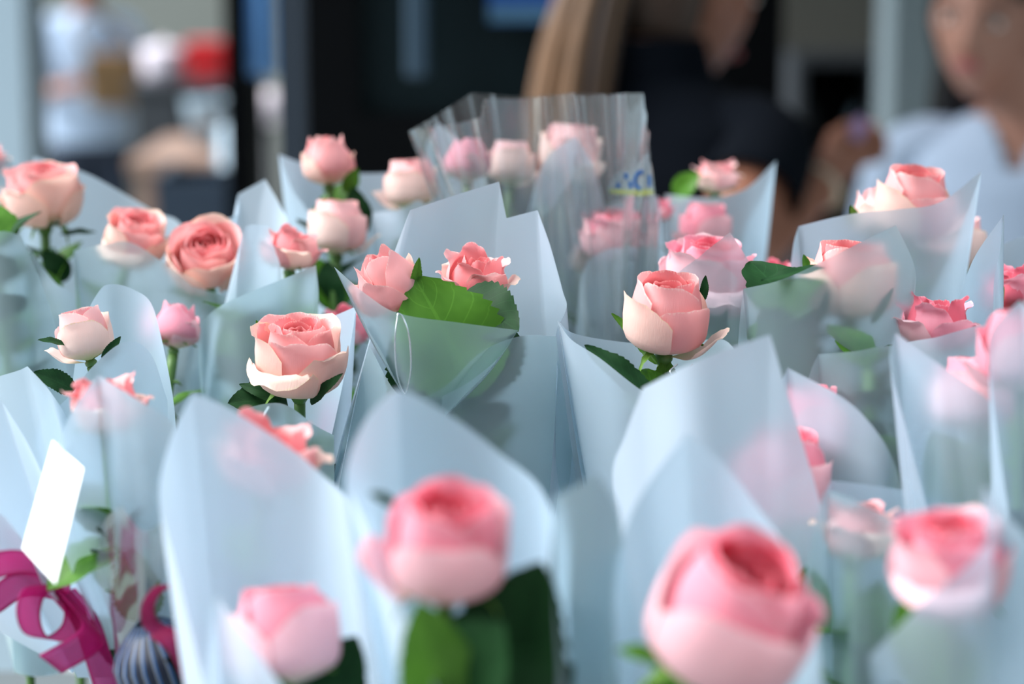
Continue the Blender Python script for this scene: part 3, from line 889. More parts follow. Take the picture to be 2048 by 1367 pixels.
b = BP(2085, 0.97)
wrap('tall pinkish wrap cut by the right picture edge', [
    dict(base=b, d=0.93, pts=[(2025, 1080, 0), (1992, 850, 0), (1978, 725, 0), (1985, 660, 0), (2040, 600, 0, C), (2110, 680, -1), (2150, 900, 0)])], group=GP)
rose(2040, 705, 0.96, 160, 'pink rose behind the tall wrap at the right picture edge', 'bud', 'pink', (0, 0.1), 4.0, (0.8,), foot(b), group=GR)

b = BP(285, 1.03, 1.30)
WB = (288, 1335, 1.03, 0.012, 0.010)
wrap('slanted wrap tied low at the left, white card beside it', [
    dict(base=WB, d=0.97, pts=[(120, 1080, 1), (106, 940, 0.5), (140, 830, 0), (195, 748, 0, C), (270, 795, -1.5), (340, 842, -1.5), (352, 900, -1), (348, 1010, 0), (330, 1120, 1)])], group=GP)
r = rose(212, 812, 1.0, 150, 'coral rose tips poking out round the slanted tied wrap', 'half', 'coral', (-0.05, 0.15), 1.5, (0.8,), P(288, 1335, 1.03), group=GR)
leaf(r, P(285, 1240, 1.01), P(262, 1090, 0.995), CV(0.1, 0.1, -1), 0.3, 'leaf')

rose(535, 918, 0.945, 196, 'rose glimpsed over the rim of the tall front left wrap', 'half', 'coral', (0.15, 0.2), 0.2, (0.9,), foot(BP(560, 0.97)), group=GR)

# ---- focus row --------------------------------------------------------------
b = BP(600, 1.18)
wrap('crisp wrap holding the open salmon rose left of centre', [
    dict(base=b, d=1.16, pts=[(520, 760, 3), (570, 690, 3), (640, 645, 3), (713, 612, 1.5, C), (697, 710, 0), (668, 850, -1.5), (655, 900, -2.5)]),
    dict(base=b, d=1.11, mat='paper_clear', pts=[(452, 838, 0), (470, 823, -1), (560, 806, -2.5), (630, 850, -2.5), (668, 870, 0)])], group=GP)
r = rose(598, 715, 1.13, 158, 'crisp open salmon-pink rose with pale outer petals left of centre', 'open', 'coral', (0.02, 0.40), 2.08, (-0.6, 1.4, None), foot(b), group=GR)
leaf(r, P(575, 806, 1.145), P(455, 806, 1.13), CV(0.1, 0.5, -0.9), 0.34, 'leaf_dark', 0.6)
leaf(r, P(560, 800, 1.135), P(478, 768, 1.135), CV(-0.2, 0.4, -0.9), 0.16, 'leaf_dark', 0.7)
leaf(r, P(545, 790, 1.14), P(514, 640, 1.145), CV(-0.5, 0.1, -1), 0.09, 'leaf', -0.3, name='sepal')
leaf(r, P(622, 808, 1.125), P(687, 746, 1.11), CV(-0.3, 0.2, -1), 0.10, 'leaf_dark', 0.6, name='sepal')

b = BP(905, 1.17)
wrap('large stepped centre wrap holding two coral roses and leaves', [
    dict(base=(888, 1280, 1.16, 0.076, 0.045), d=1.15, mat='paper', bulge=0.01, pts=[(715, 780, -3), (745, 660, -1.5), (780, 530, 1), (820, 420, 3, C), (910, 390, 3.5), (998, 363, 3.5, C), (1013, 436, 3.5, C), (1075, 420, 3, C), (1100, 490, 2), (1125, 580, 1), (1133, 615, 0), (1112, 668, -1.5), (1116, 740, -3)]),
    dict(base=(888, 1280, 1.16, 0.076, 0.045), d=1.13, mat='paper_clear', bulge=0.01, pts=[(738, 690, -1), (800, 790, -2.5), (880, 778, -3), (960, 705, -3), (1040, 672, -2.5), (1112, 672, -1)]),
    dict(base=(862, 840, 1.105, 0.006, 0.004), d=1.12, mat='paper_clear', pts=[(770, 715, -1.5), (715, 622, -1), (668, 533, 0, C), (735, 590, -1.5), (800, 627, -3), (920, 645, -3), (1036, 660, -1.5, C), (1000, 712, -2), (940, 762, -2.5), (885, 792, -2.5)])], group=GP)
r = rose(776, 568, 1.125, 132, 'coral bud leaning left in the stepped centre wrap', 'closed', 'coral', (-0.55, 0.35), 2.4, (None,), foot(b), group=GR)
leaf(r, P(822, 590, 1.12), P(838, 514, 1.115), CV(0.5, 0, -1), 0.16, 'leaf', 0.3, name='sepal')
r = rose(953, 556, 1.15, 132, 'frilly salmon rose leaning right in the stepped centre wrap', 'half', 'coral', (0.12, 0.35), 0.5, (0.9,), foot(b), group=GR)
leaf(r, P(955, 790, 1.115), P(828, 553, 1.118), CV(0.15, 0.2, -1), 0.44, 'leaf', 0.4, 0.16)
leaf(r, P(925, 590, 1.13), P(1038, 663, 1.112), CV(0.1, 0.15, -1), 0.40, 'leaf_dark', 0.3, 0.12)
leaf(r, P(935, 790, 1.125), P(985, 590, 1.135), CV(0.2, 0.2, -1), 0.42, 'leaf_dark', 0.4)
leaf(r, P(860, 830, 1.12), P(820, 640, 1.12), CV(-0.2, 0.2, -1), 0.36, 'leaf_dark', 0.4)

b = BP(1330, 1.14)
wrap('wrap with a left spike holding the plump peach rose', [
    dict(base=b, d=1.13, pts=[(1119, 655, -0.5), (1115, 640, 0, C), (1150, 667, 2), (1250, 684, 3), (1350, 690, 3), (1450, 680, 3), (1495, 760, 2)]),
    dict(base=b, d=1.10, mat='paper', pts=[(1115, 640, 2.8, C), (1142, 678, 0.5), (1200, 716, -1), (1290, 785, -2), (1380, 830, -2.5), (1440, 850, -1)])], group=GP)
r = rose(1334, 636, 1.12, 158, 'plump peach rose bud with cream outer petals right of centre', 'bud', 'coral', (0.06, 0.38), 3.3, (1.4, None, 0.8), foot(b), group=GR)
leaf(r, P(1305, 800, 1.10), P(1168, 690, 1.10), CV(0.1, 0.5, -0.9), 0.16, 'leaf_dark', 0.4)
leaf(r, P(1325, 800, 1.125), P(1332, 715, 1.125), CV(0.2, 0.1, -1), 0.34, 'leaf', 0.3)
leaf(r, P(1315, 728, 1.12), P(1224, 626, 1.13), CV(-0.5, -0.1, -1), 0.09, 'leaf', -0.6, name='sepal')
leaf(r, P(1403, 605, 1.135), P(1411, 550, 1.135), CV(0.3, 0, -1), 0.18, 'leaf_dark', 0.3, name='sepal')

b = BP(1660, 1.15)
wrap('see-through wrap showing sepals and pale bud, leaf along its rim', [
    dict(base=b, d=1.10, mat='paper_clear', pts=[(1470, 800, 0), (1478, 660, 0), (1487, 577, 0, C), (1560, 560, -1.5), (1640, 525, -2.5), (1720, 485, -2.5), (1792, 450, -1.5, C), (1825, 520, -0.5), (1831, 570, 0), (1815, 640, 1), (1770, 730, 2)])], group=GP)
r = rose(1694, 565, 1.12, 150, 'pink rose rising from the leafy see-through wrap at the right', 'bud', 'coral', (0.03, 0.2), 4.6, (-0.5, 0.5), foot(b), group=GR, hide=(14,))
leaf(r, P(1650, 535, 1.09), P(1522, 562, 1.08), CV(0, 0.9, -0.5), 0.11, 'leaf_dark', 0.2)
leaf(r, P(1612, 545, 1.095), P(1606, 508, 1.09), CV(0.5, 0, -1), 0.25, 'leaf', 0.5)
leaf(r, P(1640, 640, 1.105), P(1655, 575, 1.10), CV(0, 0, -1), 0.12, 'leaf_dark', 0.5, name='sepal')
leaf(r, P(1735, 645, 1.105), P(1782, 575, 1.10), CV(0, 0, -1), 0.12, 'leaf_dark', -0.6, name='sepal')
leaf(r, P(1500, 680, 1.115), P(1518, 642, 1.105), CV(-0.3, 0, -1), 0.2, 'leaf', 0.9)
leaf(r, P(1610, 800, 1.13), P(1545, 600, 1.12), CV(-0.3, 0, -1), 0.36, 'leaf_dark', 0.3)

b = BP(1870, 1.12)
wrap('grey-lilac wrap cupping the pink rose below the double bouquet', [
    dict(base=b, d=1.08, pts=[(1765, 820, 0), (1783, 702, 0), (1880, 672, -1.5), (1975, 645, -1, C), (1977, 740, 0), (1940, 820, 1)])], group=GP)
rose(1868, 650, 1.105, 150, 'soft pink rose above the lilac-grey wrap near the right edge', 'half', 'pink', (0.08, 0.1), 2.7, (0.9,), foot(b), group=GR)

# ---- third row -----------------------------------------------------------------
b = BP(1430, 1.25)
wrap('see-through wrap with small peak over the saturated pink rose', [
    dict(base=b, d=1.18, mat='paper_clear', pts=[(1315, 720, 0), (1335, 575, 0), (1400, 512, -1), (1460, 464, -1, C), (1490, 510, 0), (1516, 562, 0.5), (1500, 640, 1.5), (1470, 740, 2)])], group=GP)
r = rose(1416, 556, 1.21, 160, 'saturated pink open rose directly behind the plump peach one', 'open', 'pink', (0.08, 0.3), 2.4, (0.9,), foot(b), group=GR)
leaf(r, P(1432, 680, 1.2), P(1434, 560, 1.19), CV(0, 0, -1), 0.16, 'leaf_dark', 0.3, name='sepal')

b = BP(1740, 1.3)
wrap('broad wrap with right-hand horn before the person in the V-neck', [
    dict(base=b, d=1.24, pts=[(1570, 650, 0), (1585, 500, 0), (1597, 452, 0, C), (1700, 428, -1.5), (1800, 418, -2), (1880, 404, -2), (1963, 343, -1, C), (1930, 425, 0), (1895, 505, 1), (1840, 620, 2)])], group=GP)
r = rose(1828, 412, 1.265, 140, 'pink rose at the top of the horned wrap, before the person in the V-neck', 'bud', 'coral', (0.1, 0.35), 3.0, (0.8,), foot(b), group=GR)
rose(1752, 424, 1.29, 96, 'pale pointed bud at the left in the horned wrap', 'closed', 'pale', (-0.1, 0.1), 0.8, (0.6,), foot(b), group=GR)
leaf(r, P(1712, 440, 1.28), P(1702, 410, 1.275), CV(0, 0, -1), 0.25, 'sepal', 0.4, name='sepal')
rose(1905, 492, 1.31, 120, 'cream and peach rose just right of the horned wrap', 'bud', 'pale', (0.1, 0.05), 5.0, (0.9,), foot(BP(1900, 1.34)), group=GR)

b = BP(1965, 1.2)
wrap('narrow upright wrap with bright left edge near the right side', [
    dict(base=b, d=1.15, pts=[(1880, 690, 0), (1920, 590, 0), (1950, 512, 0), (2008, 428, 0, C), (2000, 500, -1), (1988, 560, -1), (1985, 660, -0.5), (1980, 760, 0)])], group=GP)
b = BP(2030, 1.29)
wrap('pale wrap at the right edge beneath the person in the V-neck', [
    dict(base=b, d=1.25, pts=[(1985, 640, 0), (1992, 540, 0), (1996, 492, 0.5, C), (2060, 470, 1.5), (2140, 480, 1), (2160, 700, 0)])], group=GP)
r = rose(2018, 582, 1.2, 124, 'dusky rose with cream base at the right picture edge', 'half', 'pink', (-0.1, 0.05), 3.3, (0.6,), foot(b), group=GR)
leaf(r, P(1985, 640, 1.19), P(2008, 572, 1.185), CV(0, 0, -1), 0.12, 'leaf', 0.4, name='sepal')
rose(1552, 548, 1.31, 66, 'small pink rose top between the leafy wrap and the brown arm', 'half', 'pink', (0, 0.2), 1.0, (0.9,), foot(BP(1560, 1.34)), group=GR)

b = BP(520, 1.29)
wrap('teal-shaded wrap with rising right corner behind the open salmon rose', [
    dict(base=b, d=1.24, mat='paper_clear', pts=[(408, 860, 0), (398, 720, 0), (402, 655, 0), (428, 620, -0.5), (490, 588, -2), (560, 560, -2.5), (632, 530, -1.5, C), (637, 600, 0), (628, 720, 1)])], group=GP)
r = rose(585, 500, 1.285, 108, 'coral rose tucked between two wraps left of the black door', 'half', 'coral', (0.15, 0.15), 2.0, (0.9,), foot(b), group=GR)
leaf(r, P(520, 760, 1.28), P(480, 610, 1.27), CV(0, 0, -1), 0.4, 'leaf')

b = BP(330, 1.34)
wrap('notched wrap round two coral roses at the left', [
    dict(base=b, d=1.31, mat='paper_clear', pts=[(158, 680, 0), (150, 560, 0), (148, 500, 0, C), (210, 488, -1.5), (260, 484, -2), (320, 520, -2.5), (385, 572, -2.5, C), (470, 602, -1.5), (505, 660, 0)]),
    dict(base=b, d=1.35, pts=[(436, 640, 1), (438, 500, 1), (440, 440, 1, C), (474, 428, 1.5), (476, 388, 2, C), (530, 358, 2, C), (560, 410, 1.5), (578, 455, 1), (600, 580, 0)]),
    dict(base=b, d=1.27, pts=[(470, 620, 0), (478, 520, -0.5), (490, 455, -0.5), (535, 450, -1, C), (550, 500, -1), (562, 545, -1), (560, 660, 0)])], group=GP)
rose(272, 478, 1.33, 106, 'coral rose with dark heart leaning right in the notched wrap', 'open', 'coral', (0.25, 0.55), 1.8, (0.9,), foot(b), group=GR)
rose(415, 516, 1.315, 128, 'wide open coral rose facing forward in the notched wrap', 'full', 'coral', (0.05, 1.15), 0.2, (0.9,), foot(b), group=GR)
rose(352, 655, 1.255, 96, 'shaded pink rose low in the gap at the left', 'closed', 'pink', (0.1, -0.05), 1.2, (0.8,), foot(BP(350, 1.28)), group=GR)

b = BP(270, 1.18)
wrap('round-topped wrap behind the pale bud at the left', [
    dict(base=b, d=1.15, pts=[(140, 800, 0), (162, 660, 1.5), (198, 582, 2.5), (228, 568, 3), (270, 580, 3), (303, 608, 2.5), (326, 690, 1.5), (348, 810, 0), (354, 920, -1)]),
    dict(base=b, d=1.11, pts=[(70, 880, 0), (100, 830, -0.5), (140, 790, -1), (185, 733, -1.5), (248, 684, -1.5), (300, 705, -1), (335, 800, 0)])], group=GP)
r = rose(168, 672, 1.14, 104, 'pale cream and pink bud standing alone at the left', 'bud', 'pale', (-0.25, 0.1), 2.6, (0.5, -0.4), foot(b), group=GR)
leaf(r, P(150, 782, 1.13), P(66, 744, 1.12), CV(0.1, 0.5, -0.9), 0.26, 'leaf_dark')
leaf(r, P(205, 720, 1.13), P(242, 672, 1.125), CV(0.2, 0.2, -1), 0.16, 'leaf_dark', 0.4, name='sepal')
leaf(r, P(130, 690, 1.13), P(75, 680, 1.125), CV(0, 0.8, -0.6), 0.2, 'leaf_dark', 0.5, name='sepal')

b = (200, 1345, 1.06, 0.012, 0.01)
wrap('overlapping blue-white wraps at the left picture edge above the ribbon', [
    dict(base=b, d=1.10, pts=[(-150, 1080, 0), (-60, 800, 0), (55, 732, 0, C), (100, 782, -1), (140, 850, -1), (170, 960, 0), (190, 1080, 0)]),
    dict(base=b, d=1.05, mat='paper_white', pts=[(-160, 960, 0), (-60, 830, 0), (2, 800, 0, C), (60, 895, -1), (105, 1000, -1), (140, 1110, 0)]),
    dict(base=b, d=1.0, mat='paper_white', pts=[(-190, 1150, 0), (-60, 1000, -0.5, C), (0, 1025, -1), (50, 1090, -1), (90, 1180, 0)])], group=GP)

b = BP(80, 1.31)
wrap('sage-shaded wrap at the left picture edge', [
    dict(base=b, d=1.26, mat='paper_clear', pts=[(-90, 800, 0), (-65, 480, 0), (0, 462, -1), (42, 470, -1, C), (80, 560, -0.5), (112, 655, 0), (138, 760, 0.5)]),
    dict(base=b, d=1.30, pts=[(40, 640, 0), (52, 540, 0), (62, 500, 0, C), (108, 562, -1), (150, 600, -1), (168, 720, 0)])], group=GP)

# ---- back row -------------------------------------------------------------------
b = BP(200, 1.46)
wrap('long sloping wrap behind the leftmost coral rose', [
    dict(base=b, d=1.42, pts=[(35, 620, 0), (48, 420, 1), (68, 312, 1.5, C), (170, 345, 2), (250, 388, 2.5), (310, 424, 2), (366, 456, 1), (392, 600, 0)]),
    dict(base=BP(0, 1.48), d=1.44, pts=[(-80, 560, 0), (-40, 350, 0), (15, 312, 0.5, C), (45, 370, 0.5), (52, 480, 0), (62, 620, 0)])], group=GP)
r = rose(86, 392, 1.38, 130, 'leftmost full coral rose on a bare green stem', 'open', 'coral', (0.0, 0.3), 0.5, (1.6, 1.2), P(140, 620, 1.40), group=GR)
leaf(r, P(120, 470, 1.38), P(192, 465, 1.375), CV(0, 0.8, -0.6), 0.14, 'leaf_dark', 0.4, name='sepal')
leaf(r, P(135, 560, 1.39), P(85, 500, 1.385), CV(0, 0.3, -1), 0.35, 'leaf_dark')
rose(-30, 320, 1.45, 78, 'coral rose just cut off by the left picture edge', 'half', 'coral', (0.1, 0.2), 0.5, (0.9,), foot(BP(-30, 1.5)), group=GR)

b = BP(720, 1.47)
wrap('winged back wrap beneath the coral bud before the black door', [
    dict(base=b, d=1.43, pts=[(660, 600, 0), (622, 440, 0), (585, 380, 0.5), (557, 308, 1, C), (605, 325, 2), (700, 345, 2.5), (800, 345, 2, C), (828, 430, 1), (826, 560, 0)])], group=GP)
r = rose(655, 325, 1.41, 104, 'coral bud standing high before the black door', 'closed', 'coral', (-0.05, 0.15), 0.2, (0.4,), foot(b), group=GR)
leaf(r, P(690, 385, 1.405), P(715, 335, 1.40), CV(0.3, 0, -1), 0.3, 'leaf', 0.4, name='sepal')
leaf(r, P(720, 470, 1.41), P(705, 372, 1.40), CV(0.2, 0.1, -1), 0.3, 'leaf_dark')
r = rose(676, 458, 1.375, 108, 'cream-pink bud below the high coral one, left of centre', 'bud', 'pale', (0.05, 0.1), 1.4, (0.9,), foot(BP(690, 1.41)), group=GR)
leaf(r, P(670, 620, 1.38), P(655, 520, 1.375), CV(-0.3, 0.1, -1), 0.34, 'leaf_dark')
rose(694, 655, 1.31, 96, 'blurred pink rose in the dark gap left of the stepped wrap', 'half', 'pink', (0.1, 0.2), 2.2, (0.9,), foot(BP(690, 1.34)), group=GR)

b = BP(810, 1.44)
wrap('low wrap under the cream bud left of the clear sleeve', [
    dict(base=b, d=1.39, pts=[(730, 620, 0), (738, 480, 0), (745, 425, 0, C), (800, 418, -1.5), (850, 410, -1.5), (885, 560, 0)])], group=GP)
rose(820, 372, 1.41, 100, 'cream and pink bud with green sepals left of the clear sleeve', 'bud', 'pale', (-0.05, 0.1), 3.0, (0.5,), foot(b), group=GR)

b = BP(900, 1.50)
wrap('pointed white wrap inside the left of the clear sleeve', [
    dict(base=b, d=1.44, pts=[(835, 560, 0), (848, 320, 0), (875, 245, 0.5, C), (912, 275, 0), (965, 340, -0.5), (1000, 520, 0)])], group=GP)
rose(936, 322, 1.40, 92, 'rosy bud seen through the left of the clear sleeve', 'closed', 'pink', (0.02, 0.1), 0.3, (0.8,), foot(b), group=GR)
b = BP(1030, 1.49)
rose(1022, 330, 1.43, 88, 'cream rose seen through the middle of the clear sleeve', 'bud', 'pale', (0.05, 0.0), 1.9, (0.7,), foot(b), group=GR)
b = BP(1130, 1.47)
wrap('smooth white wrap with slanted rim inside the clear sleeve', [
    dict(base=b, d=1.39, pts=[(1030, 620, 0), (1058, 420, 0), (1092, 318, -1), (1150, 272, -1, C), (1185, 330, -0.5), (1215, 440, 0), (1225, 600, 0)])], group=GP)
rose(1142, 308, 1.43, 112, 'pale pink bud behind the slanted wrap inside the clear sleeve', 'bud', 'pale', (0.1, 0.1), 0.7, (0.8,), foot(b), group=GR)
b = BP(1240, 1.46)
wrap('lilac-tinted wrap low inside the right of the clear sleeve', [
    dict(base=b, d=1.37, pts=[(1150, 680, 0), (1165, 545, 0), (1200, 505, -0.5), (1245, 495, -0.5), (1290, 510, 0), (1312, 640, 0)]),
    dict(base=b, d=1.42, pts=[(1195, 600, 0), (1205, 430, 0), (1260, 398, 0), (1318, 392, 0, C), (1330, 560, 0)])], group=GP)
rose(1222, 470, 1.39, 104, 'bright pink rose through the right of the clear sleeve', 'open', 'pink', (0, 0.25), 4.1, (0.8,), foot(b), group=GR)
rose(1172, 520, 1.41, 62, 'peach bud deep inside the clear sleeve', 'bud', 'coral', (0, 0.1), 1.1, (0.8,), foot(b), group=GR)

b = BP(1410, 1.54)
wrap('back wrap with a long right-hand horn before the brown arm', [
    dict(base=b, d=1.48, pts=[(1330, 620, 0), (1325, 450, 0), (1330, 388, 0, C), (1420, 395, -1.5), (1490, 378, -1.5), (1552, 322, -0.5, C), (1520, 392, 0.5), (1487, 455, 1), (1478, 580, 1)])], group=GP)
r = rose(1432, 355, 1.51, 84, 'pale rose above the long-horned back wrap', 'half', 'pale', (0, 0.1), 2.0, (0.8,), foot(b), group=GR)
leaf(r, P(1350, 395, 1.5), P(1400, 345, 1.49), CV(0, 0.5, -1), 0.36, 'leaf')
rose(1410, 458, 1.44, 96, 'pink bud in front of the long-horned back wrap', 'bud', 'pink', (0.05, 0.1), 5.2, (0.8,), foot(BP(1410, 1.48)), group=GR)
rose(1312, 420, 1.46, 64, 'small deep pink rose at the right rim of the clear sleeve', 'half', 'pink', (0, 0.1), 0.4, (0.8,), foot(BP(1320, 1.5)), group=GR)

leafy_stem(1735, 735, 1.085, 'added dark leaves shading the level-rimmed grey wrap', BP(1740, 1.11), 16, 3)
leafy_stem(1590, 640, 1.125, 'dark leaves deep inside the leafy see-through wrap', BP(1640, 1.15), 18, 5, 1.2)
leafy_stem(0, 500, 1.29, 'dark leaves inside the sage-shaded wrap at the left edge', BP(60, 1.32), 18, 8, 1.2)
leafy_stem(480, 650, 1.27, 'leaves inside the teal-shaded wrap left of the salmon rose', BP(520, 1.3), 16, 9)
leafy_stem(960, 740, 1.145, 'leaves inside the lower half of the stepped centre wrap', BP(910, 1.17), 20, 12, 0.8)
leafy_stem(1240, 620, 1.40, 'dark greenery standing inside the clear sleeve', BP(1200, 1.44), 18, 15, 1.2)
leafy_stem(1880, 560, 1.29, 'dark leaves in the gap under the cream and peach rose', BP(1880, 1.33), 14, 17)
leafy_stem(1790, 800, 1.10, 'dark leaves added to darken the gap left of the sharp-peaked wrap', BP(1800, 1.13), 16, 19)
# ================================================================== clear sleeve, ribbons, card, wires
def film_mat():
    m, nt, b_, out = new_mat('clear_film')
    nt.nodes.remove(b_)
    N = nt.nodes.new; L = nt.links.new
    t = N('ShaderNodeBsdfTransparent'); t.inputs[0].default_value = (0.93, 0.96, 0.97, 1)
    g = N('ShaderNodeBsdfGlossy'); g.inputs['Roughness'].default_value = 0.12
    f = N('ShaderNodeFresnel'); f.inputs['IOR'].default_value = 1.6
    a = N('ShaderNodeMath'); a.operation = 'MULTIPLY_ADD'; a.inputs[1].default_value = 3.0; a.inputs[2].default_value = 0.04; a.use_clamp = True
    L(f.outputs[0], a.inputs[0])
    ms = N('ShaderNodeMixShader')
    L(a.outputs[0], ms.inputs[0]); L(t.outputs[0], ms.inputs[1]); L(g.outputs[0], ms.inputs[2])
    d = N('ShaderNodeBsdfTranslucent'); d.inputs[0].default_value = (0.85, 0.92, 0.95, 1)
    m2 = N('ShaderNodeMixShader'); m2.inputs[0].default_value = 0.05
    L(ms.outputs[0], m2.inputs[1]); L(d.outputs[0], m2.inputs[2])
    L(m2.outputs[0], out.inputs['Surface'])
    return m
M['film'] = film_mat()

def rippled(base, d0, pts, amp, freq, seed, rows=16, seg=14):
    vs, fs, uv, bp = sheet_geo(base, d0, pts, rows=rows, seg=seg, bulge=0.02, seed=seed)
    rg = random.Random(seed)
    n = max(i for i in range(len(uv)) if uv[i][1] == 0) + 1
    cols = [i / (n - 1) for i in range(n)]
    creases = sorted(rg.random() for _ in range(freq))
    def h(u, t):
        s = 0
        for k, c in enumerate(creases):
            w_ = 0.008 + 0.014 * ((k * 37) % 10) / 10
            q = abs(u - c - 0.03 * (1 - t) * math.sin(k)) / w_
            if q < 1: s += (1 - q) * (1 if k % 2 else -1)
        return s
    out = []
    for k, v in enumerate(vs):
        u, t = uv[k]
        out.append(v + CV(0.15, 0.05, -1) * amp * h(u, t) * t + CV(0, 0, -1) * amp * 0.6 * math.sin(u * 31 + seed) * t)
    return out, fs, uv, bp

def clear_sleeve():
    base = (1165, 900, 1.38, 0.02, 0.02)
    bp = P(*base[:3])
    root = empty('clear_sleeve', bp)
    S = [([(900, 560, 0), (868, 420, 0), (818, 262, 0, C), (880, 226, 3), (945, 186, 4, C), (1050, 192, 4), (1145, 187, 4), (1230, 187, 3), (1286, 187, 1, C), (1298, 300, 0), (1312, 430, 0), (1318, 600, 0)], 0.0035, 22, 4),
         ([(885, 470, 0), (818, 262, 0, C), (890, 250, -2), (962, 235, -2.5, C), (968, 198, -2.5, C), (1060, 196, -3), (1145, 187, -3, C), (1152, 192, -2.6, C), (1230, 188, -2.4), (1286, 187, 0.8, C), (1300, 300, -0.5), (1314, 440, -1), (1318, 600, -1)], 0.0045, 30, 11)]
    for pts, amp, fr, sd in S:
        vs, fs, uv, _ = rippled(base, 1.345, pts, amp, fr, sd)
        mesh('film', [v - bp for v in vs], fs, M['film'], root, uv)
    # printed mark near the right edge: white field, blue strokes, yellow band
    M['print_white'] = simple('print_white', srgb(206, 226, 236), 0.4)
    M['print_blue'] = simple('print_blue', srgb(20, 110, 190), 0.4)
    M['print_yellow'] = simple('print_yellow', srgb(214, 222, 110), 0.4)
    for q_, al in (('print_white', 0.18), ('print_blue', 0.6), ('print_yellow', 0.35)):
        nt = M[q_].node_tree
        nt.nodes['Principled BSDF'].inputs['Alpha'].default_value = al
    D = 1.334
    def flat(name, polys, mat, dd=0.0):
        V, Fc = [], []
        for pl in polys:
            k = len(V); V += [P(x, y, D - dd) - bp for x, y in pl]; Fc.append(tuple(range(k, k + len(pl))))
        o = mesh(name, V, Fc, M[mat], root, smooth=False)
        s = o.modifiers.new('solid', 'SOLIDIFY'); s.thickness = 0.0002
    flat('print_field', [[(1212, 378), (1235, 344), (1250, 338), (1262, 350), (1270, 336), (1290, 308), (1298, 306), (1306, 380), (1212, 380)]], 'print_white')
    flat('print_band', [[(1216, 379), (1306, 379), (1308, 388), (1282, 392), (1218, 386)]], 'print_yellow', 0.0006)
    def arc(cx, cy, r0, r1, a0, a1, sy=1.2, n=10):
        A = [R(a0 + (a1 - a0) * k / n) for k in range(n + 1)]
        return [[(cx + r0 * math.cos(A[k]), cy + r0 * sy * math.sin(A[k])), (cx + r1 * math.cos(A[k]), cy + r1 * sy * math.sin(A[k])),
                 (cx + r1 * math.cos(A[k + 1]), cy + r1 * sy * math.sin(A[k + 1])), (cx + r0 * math.cos(A[k + 1]), cy + r0 * sy * math.sin(A[k + 1]))] for k in range(n)]
    flat('print_mark', arc(1284, 361, 11, 18, 100, 280) + [[(1249, 346), (1256, 346), (1256, 358), (1249, 358)], [(1257, 362), (1264, 362), (1266, 376), (1257, 376)], [(1296, 350), (1302, 350), (1302, 372), (1296, 372)], [(1233, 366), (1240, 366), (1240, 376), (1233, 376)]], 'print_blue', 0.0006)
    tag(root, 'clear crinkled plastic sleeve with blue print standing at the back centre', 'plastic sleeve')
clear_sleeve()

# ---- ribbons
def ribbon_mat(name, col, see):
    m, nt, b_, out = new_mat(name)
    N = nt.nodes.new; L = nt.links.new
    b_.inputs['Base Color'].default_value = col; b_.inputs['Roughness'].default_value = 0.4
    tl = N('ShaderNodeBsdfTranslucent'); tl.inputs[0].default_value = col
    m1 = N('ShaderNodeMixShader'); m1.inputs[0].default_value = 0.4
    L(b_.outputs[0], m1.inputs[1]); L(tl.outputs[0], m1.inputs[2])
    tr = N('ShaderNodeBsdfTransparent'); tr.inputs[0].default_value = (0.95, 0.55, 0.75, 1)
    uv = N('ShaderNodeUVMap'); sp = N('ShaderNodeSeparateXYZ'); L(uv.outputs[0], sp.inputs[0])
    # woven selvedge: the two edges are denser
    a = N('ShaderNodeMath'); a.operation = 'SUBTRACT'; a.inputs[1].default_value = 0.5; L(sp.outputs['X'], a.inputs[0])
    ab = N('ShaderNodeMath'); ab.operation = 'ABSOLUTE'; L(a.outputs[0], ab.inputs[0])
    gt = N('ShaderNodeMath'); gt.operation = 'LESS_THAN'; gt.inputs[1].default_value = 0.42; L(ab.outputs[0], gt.inputs[0])
    ml = N('ShaderNodeMath'); ml.operation = 'MULTIPLY'; ml.inputs[1].default_value = see; L(gt.outputs[0], ml.inputs[0])
    m2 = N('ShaderNodeMixShader'); L(ml.outputs[0], m2.inputs[0]); L(m1.outputs[0], m2.inputs[1]); L(tr.outputs[0], m2.inputs[2])
    L(m2.outputs[0], out.inputs['Surface'])
    return m
M['ribbon'] = ribbon_mat('sheer_magenta_ribbon', srgb(204, 30, 130), 0.5)
M['ribbon_dark'] = ribbon_mat('sheer_plum_ribbon', srgb(172, 44, 100), 0.4)

def strip(name, pts, wid, parent, mat, n=10):
    """ribbon through (px, py, depth) points; wid = (dx, dy, dz) half-width in pixels / pixels / cm, one or per point"""
    c3 = crom([P(*p) for p in pts], n)
    if not isinstance(wid, list): wid = [wid] * len(pts)
    w3 = crom([CV(w_[0] / F * pts[k][2], -w_[1] / F * pts[k][2], w_[2] / 100.0) for k, w_ in enumerate(wid)], n)
    vs, uv, fs = [], [], []
    off = parent.location if parent else Vector((0, 0, 0))
    for k, (c, w_) in enumerate(zip(c3, w3)):
        for s in (-1, -0.4, 0.4, 1):
            vs.append(c + w_ * s - off); uv.append(((s + 1) / 2, k / len(c3)))
    for k in range(len(c3) - 1):
        for i in range(3):
            a = k * 4 + i; fs.append((a, a + 1, a + 5, a + 4))
    o = mesh(name, vs, fs, M[mat], parent, uv)
    s = o.modifiers.new('solid', 'SOLIDIFY'); s.thickness = 0.0003
    return o

